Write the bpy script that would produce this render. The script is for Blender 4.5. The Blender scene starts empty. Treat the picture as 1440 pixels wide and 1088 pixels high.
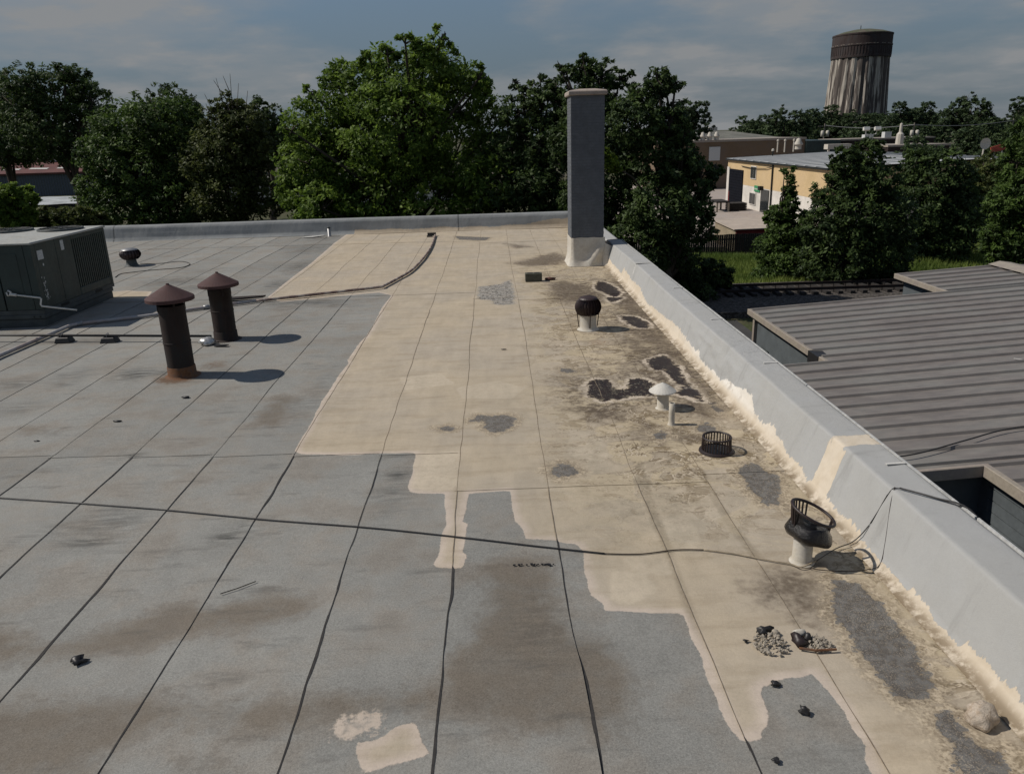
import bpy, bmesh, math, random
import numpy as np
from mathutils import Vector, Matrix
random.seed(7); RNG = np.random.default_rng(11)
S = bpy.context.scene; COL = S.collection
PI = math.pi
# ------------------------------------------------------------------ camera
rho, pitch, yaw = math.atan(.03), math.radians(18.14), math.radians(1.08)
F0 = Vector((math.sin(yaw), math.cos(yaw), 0)); R0 = Vector((math.cos(yaw), -math.sin(yaw), 0)); UP = Vector((0, 0, 1))
fwd = F0*math.cos(pitch) - UP*math.sin(pitch); upv = UP*math.cos(pitch) + F0*math.sin(pitch)
rx = R0*math.cos(rho) - upv*math.sin(rho); uy = R0*math.sin(rho) + upv*math.cos(rho)
cd = bpy.data.cameras.new('camera'); cd.lens = 27.0; cd.sensor_width = 36; cd.clip_start = .05; cd.clip_end = 6000
co = bpy.data.objects.new('camera', cd); COL.objects.link(co)
M3 = Matrix((rx, uy, -fwd)).transposed()
co.matrix_world = Matrix.Translation((0, 0, 3.35)) @ M3.to_4x4()
S.camera = co
# ------------------------------------------------------------------ sky, sun, exposure
SUN_EL = math.radians(44.5); SUN_DIR = Vector((-.993, .115, 0)).normalized()
world = bpy.data.worlds.new('World'); S.world = world; world.use_nodes = True
wt = world.node_tree; wt.nodes.clear()
def wn(t): return wt.nodes.new(t)
sky = wn('ShaderNodeTexSky'); sky.sky_type = 'NISHITA'; sky.sun_disc = False
sky.sun_elevation = SUN_EL; sky.sun_rotation = math.atan2(SUN_DIR.x, SUN_DIR.y)
sky.altitude = 200; sky.air_density = 1.0; sky.dust_density = .15; sky.ozone_density = 3.5
tc = wn('ShaderNodeTexCoord'); sep = wn('ShaderNodeSeparateXYZ'); wt.links.new(tc.outputs['Generated'], sep.inputs[0])
def wmath(op, a, b=None):
    n = wn('ShaderNodeMath'); n.operation = op
    for i, v in enumerate((a, b)):
        if v is None: continue
        if isinstance(v, (int, float)): n.inputs[i].default_value = v
        else: wt.links.new(v, n.inputs[i])
    return n.outputs[0]
zz = wmath('ADD', wmath('ABSOLUTE', sep.outputs[2]), .16)
cmb = wn('ShaderNodeCombineXYZ')
wt.links.new(wmath('DIVIDE', sep.outputs[0], zz), cmb.inputs[0]); wt.links.new(wmath('DIVIDE', sep.outputs[1], zz), cmb.inputs[1])
def wnoise(scale, det, rough, off):
    m = wn('ShaderNodeMapping'); m.inputs['Location'].default_value = off; wt.links.new(cmb.outputs[0], m.inputs[0])
    n = wn('ShaderNodeTexNoise'); n.inputs['Scale'].default_value = scale; n.inputs['Detail'].default_value = det; n.inputs['Roughness'].default_value = rough
    wt.links.new(m.outputs[0], n.inputs['Vector']); return n.outputs[0]
def wsm(x, lo, hi, a=0., b=1.):
    n = wn('ShaderNodeMapRange'); n.interpolation_type = 'SMOOTHSTEP'; wt.links.new(x, n.inputs[0])
    for i, v in enumerate((lo, hi, a, b)): n.inputs[i+1].default_value = v
    return n.outputs[0]
c1 = wsm(wnoise(.85, 8, .55, (3.1, .6, 0)), .40, .64); c2 = wsm(wnoise(2.3, 6, .6, (1.3, 7.7, 0)), .42, .68)
cl = wmath('MINIMUM', wmath('ADD', wmath('MULTIPLY', c1, .62), wmath('MULTIPLY', wmath('MULTIPLY', c2, c1), .6)), .95)
tint = wn('ShaderNodeMix'); tint.data_type = 'RGBA'; tint.blend_type = 'MULTIPLY'; tint.inputs[0].default_value = 1
wt.links.new(sky.outputs[0], tint.inputs[6]); tint.inputs[7].default_value = (.42, .41, .40, 1)
mixc = wn('ShaderNodeMix'); mixc.data_type = 'RGBA'
wt.links.new(cl, mixc.inputs[0]); mixc.inputs[7].default_value = (1.28, 1.32, 1.36, 1)
hz = wn('ShaderNodeMix'); hz.data_type = 'RGBA'; wt.links.new(wsm(sep.outputs[2], .0, .42, .92, 0.), hz.inputs[0]); wt.links.new(tint.outputs[2], hz.inputs[6]); hz.inputs[7].default_value = (.52, .69, .87, 1)
wt.links.new(hz.outputs[2], mixc.inputs[6])
bg = wn('ShaderNodeBackground'); bg.inputs[1].default_value = .15; wt.links.new(mixc.outputs[2], bg.inputs[0])
wo = wn('ShaderNodeOutputWorld'); wt.links.new(bg.outputs[0], wo.inputs[0])
sd = bpy.data.lights.new('sun', 'SUN'); sd.energy = 3.0; sd.angle = math.radians(.53); sd.color = (1, .93, .84)
so = bpy.data.objects.new('sun', sd); COL.objects.link(so)
sv = Vector((SUN_DIR.x*math.cos(SUN_EL), SUN_DIR.y*math.cos(SUN_EL), math.sin(SUN_EL)))
so.rotation_euler = sv.to_track_quat('Z', 'Y').to_euler(); so.location = sv*60
S.view_settings.view_transform = 'Standard'; S.view_settings.look = 'None'; S.view_settings.exposure = 0.38; S.view_settings.gamma = 1
S.view_settings.use_curve_mapping = False
S.cycles.max_bounces = 6; S.cycles.diffuse_bounces = 3; S.cycles.glossy_bounces = 2; S.cycles.transmission_bounces = 3
# ------------------------------------------------------------------ measured outlines (metres, roof plane z = 0)
DATA = {
 'coat': [(-5.46,31.23),(-5.45,26.75),(-5.28,22.64),(-5.27,20.02),(-5.18,17.42),(-4.74,16.87),(-4.3,17.03),(-3.68,17.24),(-3.29,17.38),(-2.66,17.57),(-2.34,17.18),(-2.37,15.83),(-2.33,14.41),(-2.33,13.43),(-2.38,13.0),(-2.4,11.96),(-2.36,11.75),(-2.39,11.12),(-2.39,10.49),(-2.4,9.87),(-2.36,9.1),(-2.35,8.15),(-2.26,8.07),(-1.8,8.0),(-1.32,8.0),(-0.95,7.97),(-0.94,7.38),(-0.95,7.09),(-0.92,6.99),(-0.87,6.95),(-0.56,6.92),(-0.55,6.64),(-0.53,6.52),(-0.52,6.28),(-0.55,6.09),(-0.55,5.8),(-0.59,5.61),(-0.56,5.55),(-0.43,5.53),(-0.33,5.53),(-0.31,5.72),(-0.35,5.77),(-0.34,5.99),(-0.32,6.29),(-0.37,6.32),(-0.34,6.5),(-0.34,6.72),(-0.32,6.9),(-0.02,6.93),(0.08,6.92),(0.09,6.54),(0.11,6.3),(0.18,6.12),(0.19,5.96),(0.44,5.92),(0.54,5.86),(0.63,5.84),(0.67,5.67),(0.64,5.46),(0.65,5.06),(0.73,4.95),(0.73,4.86),(1.05,4.81),(1.29,4.78),(1.28,4.56),(1.29,4.36),(1.29,4.22),(1.28,4.02),(1.28,3.8),(1.29,3.63),(1.32,3.55),(1.35,3.53),(1.39,3.54),(1.41,3.56),(1.45,3.53),(1.47,3.56),(1.47,3.61),(1.53,3.65),(1.56,3.76),(1.57,3.87),(1.57,3.93),(1.61,3.98),(1.77,4.05),(1.84,4.05),(1.92,4.06),(1.96,4.08),(1.98,3.96),(2.0,3.87),(2.01,3.74),(2.02,3.78),(2.0,3.6),(2.0,3.57),(2.02,3.47),(1.97,3.38),(1.95,3.26),(1.93,3.15),(2.2,2.6),(3.6,2.6),(3.6,29.6),(-5.3,29.6)],
 'patch2': [(-0.93,3.66),(-0.83,3.42),(-0.72,3.46),(-0.57,3.5),(-0.46,3.54),(-0.51,3.63),(-0.57,3.8),(-0.61,3.81),(-0.7,3.76),(-0.72,3.72),(-0.79,3.68)],
 'patch1': [(-1.09,3.75),(-1.06,3.68),(-1.04,3.64),(-0.91,3.68),(-0.74,3.75),(-0.75,3.84),(-0.78,3.91),(-0.83,3.95),(-0.9,3.93),(-1.05,3.87)],
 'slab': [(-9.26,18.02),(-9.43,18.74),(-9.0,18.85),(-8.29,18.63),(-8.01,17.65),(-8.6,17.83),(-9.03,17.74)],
 'bare': [[(-0.18,9.04),(0.1,9.12),(0.17,9.05),(0.21,8.83),(0.12,8.64),(-0.07,8.48),(-0.19,8.67)],[(-0.36,8.91),(-0.27,9.14),(-0.15,9.08),(-0.2,8.88)],[(0.49,7.31),(0.57,7.48),(0.68,7.56),(0.76,7.49),(0.81,7.34),(0.73,7.2),(0.59,7.18)],[(2.43,7.19),(2.54,7.3),(2.68,7.35),(2.73,7.16),(2.78,7.01),(2.72,6.74),(2.64,6.57),(2.61,6.4),(2.44,6.46),(2.43,6.69),(2.43,6.9)],[(2.55,5.13),(2.74,5.07),(2.75,4.77),(2.75,4.51),(2.74,4.19),(2.67,3.95),(2.57,3.81),(2.42,3.82),(2.37,4.0),(2.35,4.22),(2.37,4.46),(2.36,4.68)],[(2.54,3.68),(2.63,3.68),(2.63,3.52),(2.66,3.41),(2.74,3.37),(2.72,3.26),(2.71,3.19),(2.39,3.2),(2.51,3.46),(2.5,3.56)],[(2.35,8.53),(2.49,8.56),(2.52,8.36),(2.41,8.24),(2.3,8.3)],[(0.93,11.05),(1.07,11.03),(1.16,10.87),(1.12,10.79),(0.95,10.87)],[(-0.76,8.75),(-0.65,8.78),(-0.54,8.7),(-0.57,8.61),(-0.69,8.62)],[(-1.34,27.65),(-0.08,26.92),(-0.25,26.2),(-1.17,26.62)],[(1.79,8.32),(1.9,8.38),(1.96,8.26),(1.89,8.12),(1.78,8.13)],[(2.5,9.98),(2.71,10.01),(2.67,9.55),(2.52,9.52),(2.42,9.68)],[(2.7,9.27),(2.79,9.35),(2.78,8.99),(2.74,8.82),(2.7,8.99)]],
 'tar': [[(1.28,10.24),(1.4,10.4),(1.53,10.38),(1.59,9.96),(1.78,9.9),(1.91,10.34),(2.01,10.41),(2.12,10.21),(2.09,9.9),(2.11,9.67),(1.78,9.7),(1.54,9.58),(1.36,9.54),(1.26,9.69)],[(2.34,11.31),(2.61,11.49),(2.66,10.98),(2.6,10.26),(2.62,9.92),(2.53,10.18),(2.5,10.53),(2.49,10.81),(2.35,10.82)],[(2.52,9.93),(2.65,9.84),(2.63,9.38),(2.57,9.54),(2.42,9.71)],[(2.43,18.0),(2.65,17.58),(2.74,16.57),(2.58,16.21),(2.41,16.63),(2.31,17.06)],[(2.38,16.11),(2.71,16.06),(2.42,15.68)],[(2.43,14.34),(2.61,14.27),(2.77,13.66),(2.74,13.39),(2.54,13.46),(2.44,13.9)]],
 'stain': [[(1.24,17.83),(1.63,18.39),(2.11,17.68),(2.36,16.5),(2.32,16.0),(1.72,15.61),(1.3,15.92),(1.19,16.71)],[(2.13,12.95),(2.48,12.51),(2.63,11.52),(2.64,10.4),(2.65,9.46),(2.57,8.67),(2.43,8.81),(2.3,9.79),(2.16,10.81),(2.1,12.02)],[(1.82,22.9),(2.14,21.85),(1.83,20.64),(0.87,20.6),(0.4,21.19),(1.14,22.07)],[(0.39,25.32),(0.95,24.84),(1.22,24.28),(0.69,24.08)],[(0.89,9.23),(1.36,9.32),(1.59,9.03),(1.45,8.74),(1.03,8.83)],[(1.68,8.76),(2.01,8.49),(1.99,8.04),(1.69,7.96),(1.59,8.3)],[(1.79,5.04),(2.16,5.32),(2.49,5.29),(2.53,4.99),(2.29,4.56),(2.11,4.74)],[(2.51,4.38),(2.69,4.08),(2.75,3.57),(2.77,3.35),(2.68,3.46),(2.62,3.78),(2.4,3.96)],[(3.1,17.95),(2.96,13.36),(2.89,10.37),(2.71,9.17),(2.67,9.91),(2.68,12.88),(2.67,16.32)],[(2.83,18.99),(3.03,17.51),(3.02,13.91),(2.92,10.9),(2.76,9.03),(2.51,8.93),(2.46,10.09),(2.41,12.43),(2.46,15.97)],[(2.45,11.75),(2.75,11.3),(2.65,9.46),(2.38,9.35),(2.29,10.44)],[(1.67,8.52),(2.18,8.52),(2.28,8.06),(1.81,7.95)]],
 'brown': [[(-0.23,5.38),(-0.13,5.62),(0.18,5.66),(0.45,5.62),(0.44,5.2),(0.33,4.86),(0.46,4.62),(0.68,4.54),(0.76,4.29),(0.81,4.09),(0.83,3.9),(0.74,3.68),(0.58,3.61),(0.34,3.67),(0.08,3.74),(-0.3,3.85),(-0.41,4.0),(-0.41,4.4),(-0.29,4.6),(-0.21,4.98)],[(-3.88,4.92),(-3.32,4.81),(-2.92,4.93),(-2.51,5.15),(-2.24,5.13),(-1.85,5.3),(-1.54,5.2),(-1.43,4.91),(-1.82,4.78),(-2.27,4.77),(-2.49,4.64),(-2.97,4.57),(-3.48,4.5),(-3.61,4.48)],[(-3.41,4.09),(-2.74,4.11),(-2.3,4.17),(-1.9,4.03),(-1.42,4.03),(-1.12,4.1),(-0.44,4.12),(-0.4,3.88),(-0.78,3.9),(-1.12,3.89),(-1.36,3.78),(-1.74,3.82),(-2.18,3.88),(-2.33,3.71),(-2.35,3.44),(-3.1,3.48)],[(-3.01,9.1),(-3.18,9.53),(-3.04,10.24),(-2.75,10.06),(-2.74,9.43),(-2.84,8.98)],[(-1.91,3.48),(-1.86,3.53),(-1.69,3.52),(-1.62,3.46)],[(-6.09,9.31),(-5.69,9.08),(-5.44,9.1),(-5.52,8.92),(-5.86,9.0)]],
 'pale': [[(1.43,6.19),(1.53,6.27),(1.66,6.26),(1.71,6.06),(1.67,5.66),(1.55,5.64),(1.44,5.68),(1.43,5.89)],[(-0.96,7.97),(-0.45,7.98),(-0.45,6.97),(-0.91,7.04)],[(1.29,7.51),(1.35,7.52),(1.37,7.39),(1.29,7.36)],[(1.25,7.22),(1.38,7.24),(1.35,7.11),(1.27,7.13)],[(1.44,7.2),(1.6,7.22),(1.55,7.07),(1.44,7.06)],[(0.97,5.6),(1.26,5.65),(1.42,5.57),(1.39,5.32),(1.21,5.3),(1.03,5.4)],[(0.86,5.41),(1.11,5.33),(1.19,5.08),(0.89,4.92),(0.77,5.02)],[(1.84,6.39),(2.01,6.42),(2.03,6.23),(1.86,6.11)],[(0.83,8.61),(1.13,8.3),(1.29,7.7),(1.03,7.53),(0.75,7.75)],[(-0.61,10.28),(-0.0,10.54),(0.39,10.17),(0.18,9.73),(-0.49,9.81)],[(-1.47,10.89),(-0.85,10.99),(-0.61,10.45),(-1.3,10.27)],[(2.27,7.6),(2.39,7.22),(2.31,6.73),(2.17,6.74)],[(1.88,19.18),(2.85,19.74),(2.82,18.29),(2.03,18.15)],[(1.81,9.27),(2.1,9.29),(2.07,8.98),(1.79,8.9)]],
 'band': [[(1.42,7.85),(1.53,7.84),(1.43,6.35),(1.4,5.48),(1.37,4.79),(1.35,4.42),(1.31,4.62),(1.34,5.38),(1.34,6.22)],[(2.02,7.35),(2.1,7.39),(2.06,6.59),(2.07,5.96),(2.13,5.48),(2.04,5.49),(1.99,6.1)]],
 'mottle': [[(-0.4,17.83),(0.16,18.11),(0.28,18.48),(0.4,18.62),(0.45,17.39),(0.42,15.7),(0.0,15.71),(-0.1,16.15),(-0.4,16.45)]],
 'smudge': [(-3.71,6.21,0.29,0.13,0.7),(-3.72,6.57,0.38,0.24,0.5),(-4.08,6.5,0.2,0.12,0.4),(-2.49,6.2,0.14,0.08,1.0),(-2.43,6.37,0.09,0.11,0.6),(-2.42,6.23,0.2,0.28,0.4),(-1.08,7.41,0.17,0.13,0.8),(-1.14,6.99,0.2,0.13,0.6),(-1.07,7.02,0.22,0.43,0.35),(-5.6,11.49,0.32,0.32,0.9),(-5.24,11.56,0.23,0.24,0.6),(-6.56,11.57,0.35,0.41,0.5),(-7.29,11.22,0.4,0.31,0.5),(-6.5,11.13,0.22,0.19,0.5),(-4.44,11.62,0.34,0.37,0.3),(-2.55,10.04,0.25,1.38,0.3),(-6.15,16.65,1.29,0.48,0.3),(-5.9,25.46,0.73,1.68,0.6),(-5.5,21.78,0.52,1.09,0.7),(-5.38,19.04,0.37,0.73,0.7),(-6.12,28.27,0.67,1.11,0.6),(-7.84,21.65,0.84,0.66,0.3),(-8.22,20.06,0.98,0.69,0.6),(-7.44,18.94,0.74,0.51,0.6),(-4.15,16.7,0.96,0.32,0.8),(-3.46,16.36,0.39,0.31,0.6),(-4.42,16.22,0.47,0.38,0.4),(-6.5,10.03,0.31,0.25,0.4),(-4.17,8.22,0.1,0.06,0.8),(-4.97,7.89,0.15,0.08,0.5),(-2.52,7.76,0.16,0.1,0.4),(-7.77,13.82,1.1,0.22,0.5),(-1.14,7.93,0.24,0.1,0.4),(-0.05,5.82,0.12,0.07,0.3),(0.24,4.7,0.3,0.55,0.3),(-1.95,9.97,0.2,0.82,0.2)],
 'wall': [(19.62,0.159),(19.05,0.161),(18.18,0.132),(18.1,0.271),(17.11,0.208),(15.86,0.229),(15.53,0.146),(14.9,0.104),(13.78,0.163),(13.04,0.19),(12.72,0.214),(12.19,0.2),(11.44,0.16),(11.23,0.161),(11.01,0.203),(10.94,0.129),(10.61,0.1),(10.22,0.129),(9.8,0.121),(9.61,0.183),(9.38,0.207),(9.19,0.219),(9.01,0.269),(8.91,0.296),(8.82,0.241),(8.73,0.279),(8.54,0.166),(8.48,0.129),(8.07,0.149),(8.0,0.19),(7.81,0.191),(7.76,0.157),(7.54,0.135),(7.26,0.091),(7.02,0.104),(6.8,0.064),(6.71,0.092),(6.72,0.196),(6.72,0.36),(6.74,0.496),(6.41,0.51),(6.42,0.412),(6.39,0.297),(6.36,0.156),(6.39,0.098),(6.06,0.071),(5.87,0.091),(5.75,0.084),(5.53,0.029),(5.22,0.038),(4.9,0.012),(4.83,0.086),(4.62,0.091),(4.57,0.024),(4.19,0.038),(3.89,0.034),(3.77,0.009),(3.75,0.076),(3.7,0.049),(3.59,0.074)],
 'topseam': [17.02,14.1,11.54,9.13,6.02,4.09],
 'conduit': [(-6.79,7.29),(-7.66,9.66),(-8.46,12.09),(-8.44,12.8),(-8.36,14.94),(-8.25,15.1),(-7.22,15.58),(-6.17,16.3),(-5.26,16.81),(-3.98,17.39),(-2.76,17.95),(-2.61,18.19),(-2.39,19.1),(-2.16,20.34),(-2.02,22.56),(-1.98,24.98),(-2.05,27.79)],
 'cable': [(-14.4,9.39),(-8.67,7.99),(-5.42,7.27),(-5.08,7.19),(-4.12,6.98),(-3.2,6.77),(-2.24,6.51),(-1.34,6.29),(-0.3,5.99),(0.31,5.8),(0.84,5.65),(1.13,5.62),(1.44,5.66),(1.67,5.64),(1.89,5.56),(2.09,5.46),(2.29,5.37),(2.4,5.36)],
 'loop': [(-10.22,20.91),(-10.32,21.38),(-10.22,21.59),(-9.64,21.95),(-9.2,22.1),(-8.93,22.3),(-8.92,22.81),(-9.19,23.27),(-9.53,23.47),(-9.93,23.15),(-10.57,23.28)],
 'crackle': [(5.2,9.06),(5.44,9.13),(6.02,9.32),(6.5,9.47),(6.71,9.5)],
 'trees': {'T1':(75,[(-41.1,8.82,2.0),(-39.03,8.17,2.63),(-37.01,8.71,1.83),(-35.73,7.18,1.81),(-42.76,7.07,2.69),(-40.62,5.18,3.32),(-37.49,4.79,3.26),(-35.07,5.64,1.16),(-37.77,9.62,0.92),(-40.95,3.65,1.46)]),'T1b':(84,[(-49.14,8.23,2.88),(-51.42,7.61,3.07),(-48.86,4.81,3.02),(-51.52,4.19,3.07)]),'T2':(48,[(-21.16,3.99,2.08),(-19.58,4.74,1.73),(-18.32,4.9,1.49),(-22.62,2.84,1.63),(-20.69,1.97,2.53),(-18.54,2.31,2.26),(-23.62,0.91,1.18),(-21.86,0.15,2.09),(-19.11,0.06,2.05),(-17.45,3.89,1.48),(-24.52,-0.4,1.05)]),'T2b':(88,[(-34.75,8.21,1.5),(-33.32,7.82,1.82),(-31.94,7.07,1.48),(-36.49,6.84,1.26),(-34.08,5.48,2.91)]),'T3':(46,[(-14.52,5.31,0.85),(-15.04,4.5,1.19),(-13.68,4.23,1.27),(-14.68,2.85,2.04),(-16.16,2.31,1.5),(-12.88,2.79,1.09),(-15.16,0.9,2.13),(-13.18,0.44,1.35)]),'T3b':(78,[(-21.67,6.27,1.28),(-20.41,5.6,1.42),(-22.76,5.67,1.07),(-20.14,3.99,1.13),(-21.37,3.37,2.13)]),'T4':(42,[(-8.68,4.15,1.81),(-9.54,2.24,1.59),(-9.97,0.74,1.45),(-6.72,5.64,1.8),(-7.77,2.19,2.26),(-4.68,6.32,1.79),(-2.68,6.61,1.56),(-2.25,7.95,0.56),(-3.27,7.48,0.82),(-4.03,7.83,0.6),(-4.96,7.33,0.6),(-1.48,5.5,1.67),(-0.47,6.08,0.81),(0.46,3.9,1.55),(-4.68,3.87,2.79),(-1.82,2.38,2.52),(-6.45,0.34,2.25),(-2.7,0.04,2.23),(-8.94,-0.13,1.44),(-0.01,1.06,1.78),(-2.4,8.44,0.26),(-10.17,3.85,0.61),(-9.02,5.7,0.45),(-7.8,6.34,0.53),(-5.87,7.12,0.6)]),'T5':(40,[(2.05,5.14,0.78),(1.51,4.34,0.99),(2.91,4.63,1.13),(2.53,2.97,1.48),(1.17,2.34,1.34),(2.14,0.93,1.59),(3.34,5.43,0.57),(0.31,0.11,1.34),(3.21,0.2,1.35),(1.4,5.71,0.28),(2.58,5.87,0.32)]),'T6':(38,[(4.42,6.15,0.67),(3.67,5.92,0.47),(5.25,5.73,0.95),(6.14,5.64,0.68),(4.76,4.51,1.35),(5.77,3.53,1.42),(4.09,2.94,1.34),(5.45,1.61,1.52),(6.16,-0.08,1.36),(4.6,0.31,1.35),(3.31,6.33,0.24),(4.42,6.6,0.27)]),'T7':(36,[(7.48,5.39,0.65),(8.26,5.28,0.36),(7.02,4.82,0.84),(6.57,3.79,1.22),(8.0,3.75,0.91),(7.41,2.25,1.46),(8.55,1.91,1.07),(9.56,1.26,0.85),(10.23,1.55,0.4),(9.3,-0.32,0.99),(7.8,0.04,1.63),(6.86,-1.55,1.63),(8.36,-1.76,1.25),(9.91,-1.25,0.53),(8.67,3.13,0.46)]),'T8':(130,[(31.71,6.35,1.88),(34.01,6.28,1.66),(31.23,4.2,2.59),(34.13,3.79,2.13),(32.47,1.98,2.59)]),'T10':(44,[(16.77,1.02,0.21),(16.77,0.56,0.29),(16.74,-0.06,0.42),(16.85,-0.8,0.54),(16.44,-1.3,0.66),(17.38,-1.8,0.75),(16.73,-2.3,1.0),(17.62,-3.14,1.18),(16.11,-3.29,1.08),(17.11,-4.35,1.6),(15.82,-4.93,0.92)]),'T11':(42,[(18.9,1.59,0.81),(20.07,2.02,0.74),(19.56,0.84,1.47),(18.38,-0.05,1.13),(20.76,0.44,1.16),(19.4,-1.2,1.96),(18.11,-1.92,1.34),(21.2,-1.64,1.79),(19.05,-3.5,1.97),(21.24,-3.57,1.8),(17.96,-4.45,1.35)]),'T12':(48,[(26.02,0.92,1.06),(27.78,0.86,1.07),(28.79,-0.01,1.09),(27.07,-0.29,1.85),(29.41,-1.65,1.29),(26.42,-1.99,2.18),(28.5,-2.49,2.12),(26.24,-3.96,1.94),(28.28,-4.02,1.88)]),'T13':(36,[(24.41,2.68,0.96),(24.14,1.45,0.84),(24.87,0.16,1.47),(23.85,-0.29,0.91),(24.76,-1.63,1.47),(23.62,-1.76,0.61),(25.27,-2.98,1.49),(23.99,-2.5,0.77)]),'T14':(60,[(37.83,-0.27,1.37),(36.91,-1.4,1.61),(39.03,-1.79,2.02),(37.8,-3.47,1.88),(40.14,-0.86,1.59),(39.3,-4.06,1.9)]),'T15':(37,[(-22.24,1.3,0.61),(-21.5,1.12,0.49),(-22.61,0.67,0.84),(-21.87,0.36,0.68),(-21.89,1.67,0.3),(-23.17,1.08,0.96)]),'S1':(40,[(11.61,-3.82,0.74),(10.84,-3.49,0.67),(12.01,-4.4,0.52),(11.07,-4.37,0.74)]),'S2':(38,[(9.61,-3.84,0.77),(10.37,-4.77,0.78),(9.22,-2.94,0.87)]),'H1':(42,[(-23.52,-0.05,0.59),(-22.6,-0.12,0.59),(-21.68,-0.14,0.67),(-24.16,-0.44,0.51),(-20.8,-0.39,0.58)])},
}

# ------------------------------------------------------------------ numpy noise and distances
def vnoise(x, y, seed=0):
    xi = np.floor(x).astype(np.int64); yi = np.floor(y).astype(np.int64); fx = x-xi; fy = y-yi
    fx = fx*fx*(3-2*fx); fy = fy*fy*(3-2*fy)
    def h(a, b):
        n = (a*374761393 + b*668265263 + seed*974711) & 0x7fffffff
        n = ((n ^ (n >> 13))*1274126177) & 0x7fffffff
        return ((n ^ (n >> 16)) & 0xffff)/65535.
    return (h(xi, yi)*(1-fx)+h(xi+1, yi)*fx)*(1-fy) + (h(xi, yi+1)*(1-fx)+h(xi+1, yi+1)*fx)*fy
def sdf(poly, P):
    """signed distance, positive inside"""
    p = np.asarray(poly, float); d2 = np.full(len(P), 1e9); ins = np.zeros(len(P), bool)
    for a, b in zip(p, np.roll(p, -1, 0)):
        e = b-a; w = P-a; t = np.clip((w@e)/max(e@e, 1e-12), 0, 1); q = w-t[:, None]*e
        d2 = np.minimum(d2, (q*q).sum(1))
        if a[1] != b[1]:
            cond = ((a[1] <= P[:, 1]) != (b[1] <= P[:, 1]))
            xs = a[0]+(P[:, 1]-a[1])*(e[0]/e[1]); ins ^= cond & (P[:, 0] < xs)
    d = np.sqrt(d2); return np.where(ins, d, -d)
def sdf_union(polys, P, far=-2.):
    out = np.full(len(P), far)
    for poly in polys:
        p = np.asarray(poly); lo = p.min(0)-2; hi = p.max(0)+2
        m = (P[:, 0] > lo[0]) & (P[:, 0] < hi[0]) & (P[:, 1] > lo[1]) & (P[:, 1] < hi[1])
        if m.any(): out[m] = np.maximum(out[m], sdf(poly, P[m]))
    return out
def fields(P):
    """what lies on the roof at world points P (n,2): coating, worn holes, tar, stains ..."""
    A = {}
    main = np.clip(sdf(DATA['coat'], P), -2, 2)
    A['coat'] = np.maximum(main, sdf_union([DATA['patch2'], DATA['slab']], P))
    A['flaky'] = sdf_union([DATA['patch1']], P)
    A['bare'] = sdf_union(DATA['bare'], P); A['tar'] = sdf_union(DATA['tar'], P); A['stain'] = sdf_union(DATA['stain'], P)
    A['brown'] = sdf_union(DATA['brown'], P); A['mottle'] = sdf_union(DATA['mottle'], P); A['pale'] = sdf_union(DATA['pale'], P); A['band'] = sdf_union(DATA['band'], P)
    s = np.zeros(len(P))
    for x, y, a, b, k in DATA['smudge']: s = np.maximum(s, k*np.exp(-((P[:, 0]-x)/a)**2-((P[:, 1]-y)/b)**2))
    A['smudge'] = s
    X, Y = P[:, 0], P[:, 1]
    d = np.clip((X-.2)/1.3, 0, 1)*np.clip((Y-5.2)/2.5, 0, 1)*np.clip((24-Y)/5, 0, 1)
    d = np.maximum(d, .75*np.clip((X-2.2)/.6, 0, 1)); A['dirt'] = d
    A['wear'] = np.exp(-((X-1.25)/1.0)**2-((Y-6.6)/1.3)**2)+.6*np.exp(-((X-.5)/.9)**2-((Y-9.3)/1.6)**2)
    r = np.exp(-((X+4.85)/.35)**2-((Y-11.2)/.3)**2)+.5*np.exp(-((X+4.5)/.35)**2-((Y-11.9)/.35)**2)+.5*np.exp(-((X-1.7)/.35)**2-((Y-12.5)/.3)**2)
    A['rust'] = r
    return A
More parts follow.
